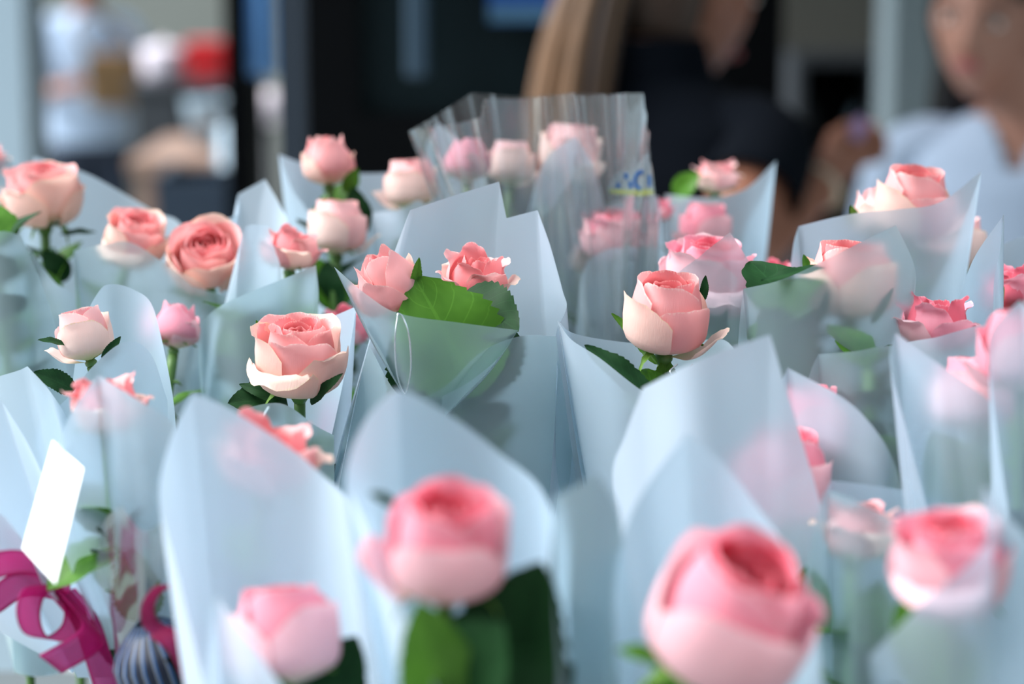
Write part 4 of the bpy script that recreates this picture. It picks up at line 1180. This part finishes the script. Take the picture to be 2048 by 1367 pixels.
rb = empty('ribbon_bow', P(120, 1172, 1.01))
strip('loop', [(118, 1172, 1.01), (70, 1128, 1.0), (10, 1125, 0.99), (-50, 1150, 0.99), (-60, 1190, 1.0), (-20, 1205, 1.01), (40, 1170, 1.015), (112, 1178, 1.015)], (6, 26, 0.6), rb, 'ribbon')
strip('loop', [(112, 1172, 1.005), (70, 1182, 0.99), (56, 1225, 0.985), (70, 1268, 0.99), (110, 1278, 1.0), (146, 1255, 1.01), (150, 1215, 1.015), (122, 1178, 1.015)], (15, 9, 0.9), rb, 'ribbon')
strip('tail', [(112, 1172, 1.01), (150, 1215, 1.005), (185, 1262, 1.0), (165, 1290, 0.995), (100, 1328, 0.99)], (20, 20, 0.3), rb, 'ribbon')
strip('tail', [(125, 1182, 1.01), (170, 1240, 1.012), (195, 1310, 1.015), (222, 1400, 1.02)], (24, -6, 0.2), rb, 'ribbon')
vs, fs, uv = grid(12, 8, lambda i, j: CV(0.0045 * math.sin(math.pi * j) * math.cos(6.283 * i), 0.004 * math.cos(math.pi * j), 0.004 * math.sin(math.pi * j) * math.sin(6.283 * i)))
mesh('knot', vs, fs, M['ribbon'], rb, uv)
tag(rb, 'sheer magenta ribbon bow hanging at the lower left below the white card', 'ribbon')
rb = empty('ribbon_loop', P(340, 1270, 0.955))
strip('loop', [(352, 1172, 0.95), (318, 1176, 0.948), (296, 1208, 0.946), (300, 1245, 0.946), (335, 1272, 0.946)], [(2, 6, 0.5), (5, 6, 0.5), (10, 2, 0.4), (12, -4, 0.3), (14, -8, 0.2)], rb, 'ribbon_dark')
strip('tail', [(318, 1262, 0.944), (350, 1285, 0.943), (372, 1320, 0.945), (396, 1385, 0.95)], (18, -10, 0.2), rb, 'ribbon_dark')
tag(rb, 'curled plum ribbon over the pinstriped band at the lower left', 'ribbon')
rb = empty('ribbon_piece', P(665, 900, 1.24))
strip('strand', [(690, 800, 1.25), (668, 860, 1.24), (650, 920, 1.235), (640, 990, 1.24)], (22, 6, 0.3), rb, 'ribbon')
strip('strand', [(676, 850, 1.255), (656, 905, 1.25), (640, 960, 1.25)], (14, 4, 0.2), rb, 'ribbon_dark')
tag(rb, 'magenta ribbon glimpsed in the dark gap beside the stepped wrap', 'ribbon')

# ---- pinstriped band round the foot of the tied bouquet
def stripe_mat():
    m, nt, b_, out = new_mat('navy_pinstripe')
    N = nt.nodes.new; L = nt.links.new
    uv = N('ShaderNodeUVMap'); sp = N('ShaderNodeSeparateXYZ'); L(uv.outputs[0], sp.inputs[0])
    ml = N('ShaderNodeMath'); ml.operation = 'MULTIPLY'; ml.inputs[1].default_value = 24; L(sp.outputs['X'], ml.inputs[0])
    fr = N('ShaderNodeMath'); fr.operation = 'FRACT'; L(ml.outputs[0], fr.inputs[0])
    cr = N('ShaderNodeValToRGB'); cr.color_ramp.interpolation = 'CONSTANT'
    e = cr.color_ramp.elements
    e[0].position = 0; e[0].color = srgb(24, 32, 52)
    e[1].position = 0.5; e[1].color = srgb(40, 92, 148)
    x = e.new(0.68); x.color = srgb(134, 138, 144)
    x = e.new(0.82); x.color = srgb(24, 32, 52)
    L(fr.outputs[0], cr.inputs[0]); L(cr.outputs[0], b_.inputs['Base Color'])
    b_.inputs['Roughness'].default_value = 0.5
    return m
M['pinstripe'] = stripe_mat()
def band():
    top, ax = P(296, 1242, 0.985), CV(0.30, -1.0, 0.25).normalized()
    s = Vector((ax.orthogonal())).normalized(); t = ax.cross(s)
    root = empty('striped_band', top + ax * 0.07)
    def fn(i, j):
        a = 6.28319 * i
        r = 0.0205 * (math.sin(min(1, (j + 0.06) / 0.34) * math.pi / 2)) - 0.002 * j + 0.0006 * math.sin(5 * a) * j
        return top + ax * (0.06 * j) + r * (math.cos(a) * s + math.sin(a) * t) - root.location
    vs, fs, uv = grid(48, 12, fn)
    o = mesh('band', vs, fs, M['pinstripe'], root, uv)
    m = o.modifiers.new('solid', 'SOLIDIFY'); m.thickness = 0.0008
    strip('tail', [(340, 1330, 0.955), (375, 1318, 0.945), (398, 1345, 0.945), (380, 1400, 0.95)], (10, 14, 0.3), root, 'black')
    tag(root, 'navy pinstriped fabric band at the foot of the tied wrap, lower left', 'fabric band')
band()

# ---- blank white card
def card():
    q = [P(105, 880, 0.985), P(167, 936, 0.962), P(110, 1166, 0.922), P(45, 1096, 0.945)]
    o = q[3].copy()
    n = (q[1] - q[0]).cross(q[3] - q[0]).normalized() * 0.0006
    vs = [p - o for p in q] + [p - o + n for p in q]
    M['card'] = simple('white_card', srgb(250, 251, 252), 0.6)
    c = mesh('gift_card', vs, [(0, 1, 2, 3), (7, 6, 5, 4), (0, 4, 5, 1), (1, 5, 6, 2), (2, 6, 7, 3), (3, 7, 4, 0)], M['card'], smooth=False, loc=o)
    tag(c, 'blank white card clipped to the left wrap above the ribbon', 'card')
card()

# ---- clear film round the foot of the tied bouquet, fine wires, drops
def small_sleeve():
    vs, fs, uv, bp = rippled((288, 1330, 1.02, 0.012, 0.01), 0.955, [(190, 1150, 2), (205, 1050, 0), (240, 1010, -1, C), (285, 1060, -1.5), (330, 1040, -1, C), (350, 1120, 0), (352, 1200, 1)], 0.0014, 12, 5)
    o = mesh('clear_sleeve', [v - bp for v in vs], fs, M['film'], None, uv, loc=bp)
    tag(o, 'crumpled clear film round the stems of the tied wrap, lower left', 'plastic sleeve')
small_sleeve()
M['wire'] = simple('silver_wire', srgb(216, 224, 230), 0.25, 0.9)
def wire(pts, label, r=0.00035):
    c = crom([P(*p) for p in pts], 12)
    o = c[-1].copy()
    vs, fs = tube([p - o for p in c], r, 6)
    tag(mesh('florist_wire', vs, fs, M['wire'], None, loc=o), label, 'wire')
wire([(796, 626, 1.085), (790, 680, 1.083), (794, 745, 1.086), (806, 782, 1.09), (814, 780, 1.09), (822, 735, 1.086), (818, 670, 1.083), (806, 634, 1.085), (796, 626, 1.085)], 'thin silver wire loop hanging on the centre pocket')
wire([(542, 810, 1.10), (530, 830, 1.098), (528, 850, 1.10)], 'short silver wire end under the open salmon rose')
wire([(1355, 728, 1.10), (1340, 742, 1.095), (1352, 752, 1.095), (1372, 740, 1.095), (1385, 728, 1.10)], 'tangled silver wire below the plump peach rose')

# small spray flowers in the gap left of the peach rose's wrap
M['bud_green'] = simple('lime_bud', srgb(170, 200, 60), 0.5, noise=0.15, nscale=60)
M['yellow'] = simple('yellow_centre', srgb(240, 222, 60), 0.6)
M['white_petal'] = simple('white_petal', srgb(244, 246, 240), 0.6)
def spray():
    root = empty('spray_flower', P(1150, 960, 1.22))
    o = root.location
    vs, fs = tube([p - o for p in crom([P(1126, 735, 1.2), P(1135, 830, 1.205), P(1150, 960, 1.22), P(1160, 1060, 1.24)], 6)], 0.0014, 6)
    mesh('stem', vs, fs, M['stem'], root)
    for px, py, rr in ((1124, 732, 0.0042), (1140, 770, 0.003)):
        c = P(px, py, 1.198) - o
        vs, fs, uv = grid(12, 8, lambda i, j: c + Vector((rr * math.sin(math.pi * j) * math.cos(6.2832 * i), rr * math.sin(math.pi * j) * math.sin(6.2832 * i), rr * 1.3 * math.cos(math.pi * j))))
        mesh('bud', vs, fs, M['bud_green'], root, uv)
    for px, py in ((1134, 812), (1148, 868)):
        c = P(px, py, 1.198) - o
        for k in range(5):
            a = k * 1.2566
            vs, fs, uv = grid(4, 4, lambda i, j: c + CV(0.0075 * j * math.cos(a) - (i - 0.5) * 0.006 * math.sin(math.pi * (0.15 + 0.8 * j)) * math.sin(a), 0.0075 * j * math.sin(a) + (i - 0.5) * 0.006 * math.sin(math.pi * (0.15 + 0.8 * j)) * math.cos(a), -0.002 * j))
            mesh('petal', vs, fs, M['white_petal'], root, uv)
        vs, fs, uv = grid(10, 6, lambda i, j: c + CV(0.0022 * math.sin(math.pi * j) * math.cos(6.2832 * i), 0.0022 * math.sin(math.pi * j) * math.sin(6.2832 * i), -0.0022 * math.cos(math.pi * j) - 0.001))
        mesh('flower_centre', vs, fs, M['yellow'], root, uv)
    tag(root, 'tiny white and yellow spray blossoms with lime buds in the centre gap', 'flower')
spray()
# ================================================================== people
M['skin'] = simple('skin_tan', srgb(172, 124, 106), 0.5, noise=0.05, nscale=20)
M['skin_deep'] = simple('skin_brown', srgb(146, 96, 76), 0.5, noise=0.05, nscale=20)
M['shirt_white'] = simple('white_cotton', srgb(172, 190, 214), 0.8, noise=0.05, nscale=10)
M['shirt_black'] = simple('black_cotton', srgb(7, 12, 20), 0.95, noise=0.15, nscale=10, spec=0.1)
M['jeans'] = simple('dark_jeans', srgb(34, 44, 62), 0.8, noise=0.1)
M['hair_black'] = simple('black_hair', srgb(18, 14, 14), 0.45, noise=0.3, nscale=40)
M['hair_brown'] = simple('brown_hair', srgb(58, 40, 30), 0.5, noise=0.4, nscale=40)
M['hair_blond'] = simple('highlighted_hair', srgb(116, 84, 56), 0.5, noise=0.4, nscale=30)
M['lip'] = simple('lip_pink', srgb(160, 82, 84), 0.4)
M['eye_white'] = simple('eye_white', srgb(230, 228, 224), 0.3)
M['iris'] = simple('dark_iris', srgb(40, 26, 20), 0.2)
M['bag'] = simple('brown_leather', srgb(104, 76, 40), 0.5, noise=0.15)
M['strap_band'] = simple('beige_strap', srgb(206, 190, 168), 0.5)
M['lilac'] = simple('lilac_case', srgb(150, 122, 164), 0.4)
M['shoe'] = simple('dark_shoe', srgb(30, 30, 34), 0.6)

def ell_loft(rings, n=24):
    """rings: (x, y, z, rx, ry)"""
    vs = [Vector((x + rx * math.cos(6.28319 * i / n), y + ry * math.sin(6.28319 * i / n), z)) for x, y, z, rx, ry in rings for i in range(n)]
    fs = [(k * n + i, k * n + (i + 1) % n, (k + 1) * n + (i + 1) % n, (k + 1) * n + i) for k in range(len(rings) - 1) for i in range(n)]
    fs += [tuple(range(n))[::-1], tuple(range((len(rings) - 1) * n, len(rings) * n))]
    return vs, fs

def head_geo(mtx, n=40, m=30):
    """head about its centre, facing -Y; half sizes .074 x .093 x .115"""
    def fn(i, j):
        a = 6.28319 * i; t = math.pi * j
        z = -math.cos(t)
        s = math.sin(t)
        x, y = s * math.sin(a), -s * math.cos(a)
        fx, fy = 0.074, 0.092
        if z < 0.1:
            q = min(1, (0.1 - z) / 1.1)
            fx *= 1 - 0.34 * q ** 1.4
            fy *= 1 - (0.10 if y < 0 else 0.42) * q
        px, py, pz = x * fx, y * fy, z * 0.115
        if y < 0 and s > 0.2:
            py -= 0.020 * math.exp(-(px / 0.010) ** 2) * math.exp(-((pz + 0.022) / 0.016) ** 2)     # nose tip
            py -= 0.009 * math.exp(-(px / 0.009) ** 2) * math.exp(-((pz - 0.002) / 0.020) ** 2)     # bridge
            for sx in (-1, 1):
                py += 0.010 * math.exp(-((px - sx * 0.031) / 0.016) ** 2) * math.exp(-((pz - 0.006) / 0.012) ** 2)  # sockets
            py -= 0.006 * math.exp(-(px / 0.022) ** 2) * math.exp(-((pz + 0.056) / 0.010) ** 2)     # mouth
            py -= 0.008 * math.exp(-(px / 0.020) ** 2) * math.exp(-((pz + 0.098) / 0.016) ** 2)     # chin
        for sx in (-1, 1):                                                                       # ears
            e = math.exp(-((py - 0.012) / 0.014) ** 2) * math.exp(-((pz + 0.012) / 0.026) ** 2)
            if sx * px > 0.04: px += sx * 0.016 * e
        return mtx @ Vector((px, py, pz))
    vs, fs, uv = grid(n, m, fn)
    return vs, fs

def hand_geo(wrist, tip, side, curl=0.5, s=1.0):
    """palm, four unequal curled fingers and a thumb; wrist -> tip is the palm direction"""
    d = (tip - wrist).normalized()
    side = (side - d * side.dot(d)).normalized(); nrm = d.cross(side)
    g = [tube([wrist, wrist + d * 0.03 * s, wrist + d * 0.075 * s], [0.021 * s, 0.026 * s, 0.024 * s], 10),
         tube([wrist + side * 0.012 * s, wrist + d * 0.04 * s + side * 0.022 * s, wrist + d * 0.078 * s + side * 0.022 * s], [0.014 * s, 0.017 * s, 0.014 * s], 8),
         tube([wrist - side * 0.012 * s, wrist + d * 0.04 * s - side * 0.022 * s, wrist + d * 0.078 * s - side * 0.022 * s], [0.014 * s, 0.017 * s, 0.014 * s], 8)]
    for k, (o, L_) in enumerate([(0.030, 0.062), (0.010, 0.072), (-0.010, 0.068), (-0.029, 0.052)]):
        p = wrist + d * 0.078 * s + side * o * s
        pts = [p - d * 0.01]
        a = 0.25
        for q in range(3):
            a += curl * (0.7 + 0.15 * q)
            p = p + (d * math.cos(a) + nrm * math.sin(a)) * L_ / 3 * s * (1.15 - 0.15 * q)
            pts.append(p)
        g.append(tube(pts, [0.0095 * s, 0.009 * s, 0.0085 * s, 0.007 * s], 8))
    p = wrist + d * 0.025 * s + side * 0.024 * s
    g.append(tube([p, p + (d * 0.6 + side * 0.7 + nrm * 0.3).normalized() * 0.035 * s, p + (d * 0.6 + side * 0.7 + nrm * 0.3).normalized() * 0.035 * s + (d * 0.9 + nrm * 0.5).normalized() * 0.03 * s], [0.014 * s, 0.011 * s, 0.008 * s], 8))
    return g

def person(label, loc, rotz, H, skin, shirt, hair, arms, head_rot, sleeve=0.45, vneck=0.0, hem=0.52, hairfn=None, curl=0.5, hoff=(0, -0.018, 1.50), pony=False, hand=0.9):
    """standing figure, local frame faces -Y; arms: per side [shoulder, elbow, wrist, fingertip] in local metres"""
    k = H / 1.62
    root = empty('person', loc)
    root.rotation_euler = (0, 0, rotz)
    V = Vector
    S = lambda v: V(v) * k
    pieces = [ell_loft([tuple(q * k for q in r) for r in [(0, 0.0, 0.76, 0.10, 0.08), (0, 0, 0.80, 0.145, 0.10), (0, 0.0, 0.90, 0.165, 0.118), (0, 0, 1.02, 0.128, 0.098), (0, -0.005, 1.16, 0.146, 0.112), (0, 0, 1.26, 0.150, 0.100), (0, 0.005, 1.32, 0.115, 0.076), (0, 0.008, 1.355, 0.062, 0.06), (0, 0.0, 1.39, 0.052, 0.054), (0, -0.008, 1.44, 0.05, 0.054)]])]
    for s in (-1, 1):
        pieces.append(tube([S((s * 0.08, 0, 0.84)), S((s * 0.085, -0.01, 0.62)), S((s * 0.088, -0.015, 0.45)), S((s * 0.09, 0.01, 0.30)), S((s * 0.09, 0.015, 0.07))], [0.088 * k, 0.078 * k, 0.055 * k, 0.052 * k, 0.036 * k], 14))
        pieces.append(tube([S((s * 0.09, 0.05, 0.035)), S((s * 0.092, -0.04, 0.04)), S((s * 0.095, -0.15, 0.022))], [0.034 * k, 0.038 * k, 0.022 * k], 10))
    pieces.append(head_geo(Matrix.Translation(S(hoff)) @ head_rot.to_matrix().to_4x4() @ Matrix.Scale(k, 4)))
    slv = []
    for s, A in zip((-1, 1), arms):
        sh, el, wr, tp = [V(a) for a in A]
        pieces.append(tube([sh - V((s * 0.05, 0, 0)), sh - V((s * 0.008, 0, 0.004)), sh.lerp(el, 0.5), el, el.lerp(wr, 0.3), wr], [0.04 * k, 0.044 * k, 0.042 * k, 0.035 * k, 0.036 * k, 0.025 * k], 14))
        pieces += hand_geo(wr, tp, V((0, 0, 1)), curl, k * hand)
        slv.append(tube([V((s * 0.08 * k, sh.y * 0.5, sh.z + 0.004)), sh.lerp(V((s * 0.08 * k, 0, sh.z)), 0.4) + V((0, 0, 0.008)), sh + V((s * 0.004, 0, -0.002)), sh.lerp(el, sleeve * 0.6), sh.lerp(el, sleeve)], [0.045 * k, 0.054 * k, 0.057 * k, 0.056 * k, 0.058 * k], 16, cap=False))
    vs, fs = join(*pieces)
    body = mesh('body', vs, fs, M[skin], root)
    m = body.modifiers.new('one_skin', 'REMESH'); m.mode = 'VOXEL'; m.voxel_size = 0.0065; m.use_smooth_shade = True
    m = body.modifiers.new('soften', 'SMOOTH'); m.factor = 0.5; m.iterations = 3
    # shirt: torso tube with a cut neckline, short sleeves
    rings = [(0, 0, hem * 1.62, 0.175, 0.128), (0, 0, 0.92, 0.178, 0.13), (0, 0, 1.02, 0.15, 0.118), (0, -0.005, 1.16, 0.16, 0.128), (0, 0, 1.25, 0.178, 0.118), (0, 0.003, 1.30, 0.162, 0.100), (0, 0.006, 1.33, 0.115, 0.084), (0, 0.008, 1.352, 0.072, 0.072)] + ([(0, 0.012, 1.40, 0.060, 0.066)] if pony else [])
    fine = []
    for r0, r1 in zip(rings, rings[1:]):
        for q in range(5): fine.append(tuple(a_ + (b2 - a_) * q / 5 for a_, b2 in zip(r0, r1)))
    rings = fine + [rings[-1]]
    n = 72
    vs, _ = ell_loft([tuple(q * k for q in r) for r in rings], n)
    fs = []
    for a in range(len(rings) - 1):
        for i in range(n):
            q = (a * n + i, a * n + (i + 1) % n, (a + 1) * n + (i + 1) % n, (a + 1) * n + i)
            c = sum((vs[x] for x in q), V()) / 4
            if vneck and c.y < 0 and c.z > (1.345 - vneck) * k + abs(c.x) * 1.9: continue
            fs.append(q)
    v2, f2 = join((vs, fs), *slv)
    so = mesh('shirt', v2, f2, M[shirt], root)
    m = so.modifiers.new('sub', 'SUBSURF'); m.levels = 1; m.render_levels = 1
    m = so.modifiers.new('solid', 'SOLIDIFY'); m.thickness = 0.003
    # trousers and shoes
    tr = [ell_loft([tuple(q * k for q in r) for r in [(0, 0, 0.745, 0.12, 0.10), (0, 0, 0.79, 0.165, 0.125), (0, 0, 0.90, 0.174, 0.127), (0, 0, 0.98, 0.15, 0.115)]])]
    for s in (-1, 1):
        tr.append(tube([S((s * 0.08, 0, 0.86)), S((s * 0.087, -0.008, 0.6)), S((s * 0.09, -0.01, 0.44)), S((s * 0.09, 0.01, 0.09))], [0.097 * k, 0.085 * k, 0.066 * k, 0.056 * k], 16, cap=False))
        mv, mf = tube([S((s * 0.09, 0.07, 0.045)), S((s * 0.092, 0.0, 0.05)), S((s * 0.094, -0.09, 0.043)), S((s * 0.096, -0.17, 0.028))], [0.032 * k, 0.044 * k, 0.043 * k, 0.026 * k], 12)
        mesh('shoe', [V((q.x, q.y, max(q.z, 0.002))) for q in mv], mf, M['shoe'], root)
    mesh('trousers', *join(*tr), M['jeans'], root)
    # face details ride on the head
    hm = Matrix.Translation(S(hoff)) @ head_rot.to_matrix().to_4x4() @ Matrix.Scale(k, 4)
    def bl(name, c, r3, mat):
        vs, fs, uv = grid(12, 8, lambda i, j: hm @ V((c[0] + r3[0] * math.sin(math.pi * j) * math.cos(6.2832 * i), c[1] + r3[1] * math.sin(math.pi * j) * math.sin(6.2832 * i), c[2] + r3[2] * math.cos(math.pi * j))))
        return mesh(name, vs, fs, M[mat], root, uv)
    for s in (-1, 1):
        e = bl('eye', (s * 0.031, -0.075, 0.006), (0.013, 0.008, 0.006), 'eye_white')
        vs, fs, uv = grid(10, 6, lambda i, j: hm @ V((s * 0.031 + 0.0055 * math.sin(math.pi * j) * math.cos(6.2832 * i), -0.081 + 0.004 * math.cos(math.pi * j), 0.006 + 0.0055 * math.sin(math.pi * j) * math.sin(6.2832 * i))))
        mesh('iris', vs, fs, M['iris'], e, uv)
        bl('eyebrow', (s * 0.032, -0.084, 0.024), (0.018, 0.006, 0.0035), hair)
    bl('lips', (0, -0.087, -0.056), (0.021, 0.008, 0.008), 'lip')
    # hair cap
    def cap(i, j):
        a = 6.28319 * i; t = math.pi * j
        z = -math.cos(t); s = math.sin(t)
        x, y = s * math.sin(a), -s * math.cos(a)
        return hm @ V((x * 0.081, y * 0.098 + 0.008, z * 0.118 + 0.010))
    vs, fs, uv = grid(36, 24, cap)
    hmi = hm.inverted()
    keep = []
    for f in fs:
        c = hmi @ (sum((vs[x] for x in f), V()) / 4)
        if c.y < 0.012 and c.z < 0.052 + 0.35 * max(0, c.y + 0.06) - 0.9 * max(0, abs(c.x) - 0.04): continue
        if c.z < (-0.085 if pony else -0.06): continue
        if pony and c.y < 0.04 and c.z < 0.02: continue
        keep.append(f)
    o = mesh('hair', vs, keep, M[hair], root, uv)
    m = o.modifiers.new('solid', 'SOLIDIFY'); m.thickness = 0.008; m.offset = 1
    if hairfn: hairfn(root, hm, k)
    tag(root, label, 'person')
    return root

from mathutils import Euler
# ---- woman in white at the right, facing the flowers
def long_hair(root, hm, k):
    for q in range(7):
        a = (q - 3) * 0.3
        p = [hm @ Vector((0.07 * math.sin(a), 0.07 * math.cos(a) + 0.01, 0.03)), hm @ Vector((0.075 * math.sin(a), 0.085 * math.cos(a) + 0.01, -0.05)), hm @ Vector((0.08 * math.sin(a), 0.08 * math.cos(a) + 0.02, -0.15)), hm @ Vector((0.07 * math.sin(a), 0.08 + 0.02, -0.27))]
        vs, fs = tube(crom(p, 5), [0.03 * k] * 10 + [0.03 * k * (1 - t / 6) for t in range(6)], 10)
        mesh('hair_lock', vs, fs, M['hair_black'], root)
rx = (2032 - 1024) / F * 3.52
arms = [[(-0.165, 0.0, 1.285), (-0.215, 0.03, 1.02), (-0.17, -0.16, 0.90), (-0.12, -0.26, 0.92)],
        [(0.165, 0.0, 1.285), (0.215, 0.03, 1.02), (0.19, -0.16, 0.90), (0.12, -0.26, 0.92)]]
person('person in a white V-neck shirt at the right, facing the flowers', (rx, 3.5, 0), R(-14), 1.61, 'skin', 'shirt_white', 'hair_black', arms, Euler((R(4), R(5), R(-12))), 0.5, 0.075, hairfn=long_hair, hoff=(-0.05, -0.03, 1.488))

# ---- woman in black, seen from behind her right side, reaching to the right
def ponytail(root, hm, k):
    rg = random.Random(4)
    for q in range(34):
        ox, oy = rg.uniform(-0.036, 0.036), rg.uniform(-0.04, 0.02)
        p = [hm @ Vector((ox * 0.3, 0.085, 0.05)), hm @ Vector((ox * 0.7, 0.125 + oy, 0.03)), hm @ Vector((ox, 0.15 + oy, -0.06)), hm @ Vector((ox * 1.2, 0.155 + oy, -0.15)), hm @ Vector((ox, 0.15 + oy * 1.5, -0.26))]
        vs, fs = tube(crom(p, 5), [0.008 * k] * 16 + [0.008 * k * (1 - t / 5) for t in range(5)], 8)
        mesh('ponytail_lock', vs, fs, M['hair_blond' if q % 3 else 'hair_brown'], root)
    vs, fs = tube([hm @ Vector((0.025 * math.cos(t), 0.095, 0.048 + 0.025 * math.sin(t))) for t in [6.28319 * e / 16 for e in range(17)]], 0.006, 8)
    mesh('hair_tie', vs, fs, M['black'], root)

L0 = Vector(((1312 - 1024) / F * 2.95, 2.95, 0))
LR = R(138)
rot = Matrix.Rotation(-LR, 3, 'Z')
def loc_(p): return rot @ (Vector(p) - L0)
kk = 1.715 / 1.62
shR, shL = Vector((-0.165, 0.0, 1.285)) * kk, Vector((0.165, 0.0, 1.285)) * kk
el = loc_(PY(1425, 565, 2.66)); wr = loc_(PY(1645, 362, 2.88)); tp = loc_(PY(1705, 285, 2.93))
arms = [[shR, el, wr, tp], [shL, shL + Vector((0.04, -0.02, -0.28)), shL + Vector((0.0, -0.22, -0.24)), shL + Vector((-0.05, -0.32, -0.2))]]
pw = person('person in a black shirt seen from behind, reaching to the right', L0, LR, 1.715, 'skin_deep', 'shirt_black', 'hair_brown', arms, Euler((R(12), 0, R(-8))), 0.4, 0.0, hairfn=ponytail, curl=0.75, hoff=(0, -0.05, 1.448), pony=True, hand=0.8)
d_ = (tp - wr).normalized(); s_ = d_.orthogonal().normalized(); t_ = d_.cross(s_)
vs, fs = tube([wr - d_ * 0.012 + 0.027 * (math.cos(a) * s_ + math.sin(a) * t_) for a in [6.28319 * e / 24 for e in range(25)]], 0.006, 8, cap=False)
mesh('bracelet', vs, fs, M['strap_band'], pw)
c = PY(1718, 258, 2.90)
vs, fs = box(-0.009, 0.009, -0.004, 0.004, -0.014, 0.014)
ph = mesh('phone', vs, fs, M['lilac'], smooth=False, loc=c)
ph.rotation_euler = (0.2, 0.5, 0.3)
m = ph.modifiers.new('bevel', 'BEVEL'); m.width = 0.003; m.segments = 3
ph.name = 'lilac_trinket'
tag(ph, 'small lilac object held at the fingertips of the person in black', 'trinket')

# ---- far person in a long white top with a brown bag
def short_tail(root, hm, k):
    vs, fs = tube([hm @ Vector((0, 0.08, 0.05)), hm @ Vector((0, 0.13, 0.0)), hm @ Vector((0, 0.12, -0.1))], [0.03, 0.03, 0.01], 10)
    mesh('ponytail', vs, fs, M['hair_brown'], root)
fx = (188 - 1024) / F * 9.6
arms = [[(-0.16, 0, 1.21), (-0.22, -0.02, 0.96), (-0.12, -0.18, 0.98), (-0.04, -0.24, 1.02)],
        [(0.16, 0, 1.21), (0.23, -0.06, 0.99), (0.10, -0.20, 1.06), (0.02, -0.24, 1.10)]]
pf = person('distant person in a long white top carrying a brown bag, far left', (fx, 9.5, 0), R(20), 1.52, 'skin_deep', 'shirt_white', 'hair_brown', arms, Euler((R(12), 0, 0)), 0.6, 0.0, hem=0.50, hairfn=short_tail)
bc = Vector((fx + 0.14, 9.22, 0.92))
bgo = empty('shoulder_bag', bc)
def bagf(i, j):
    a = 6.28319 * i
    w_ = 0.10 * (1 - 0.12 * j) ; dd = 0.045 * (1 - 0.35 * j)
    cx = math.copysign(abs(math.cos(a)) ** 0.5, math.cos(a)); cy = math.copysign(abs(math.sin(a)) ** 0.5, math.sin(a))
    q = 0.75 if j in (0, 1) else 1
    return Vector((cx * w_ * q, cy * dd * q, 0.20 * j))
vs, fs, uv = grid(24, 8, bagf); fs += [tuple(range(24))[::-1], tuple(range(8 * 25, 8 * 25 + 24))]
mesh('body', vs, fs, M['bag'], bgo)
boxo('flap', bc.x - 0.088, bc.x + 0.088, bc.y - 0.05, bc.y - 0.036, bc.z + 0.09, bc.z + 0.20, M['bag'], bgo, 0.006)
vs, fs = tube(crom([Vector((-0.08, 0, 0.19)), Vector((-0.14, 0.03, 0.30)), Vector((-0.10, 0.20, 0.345)), Vector((0.05, 0.12, 0.26)), Vector((0.085, 0, 0.19))], 6), 0.008, 8)
mesh('strap', vs, fs, M['bag'], bgo)
tag(bgo, 'brown leather bag carried by the distant person in white', 'bag')
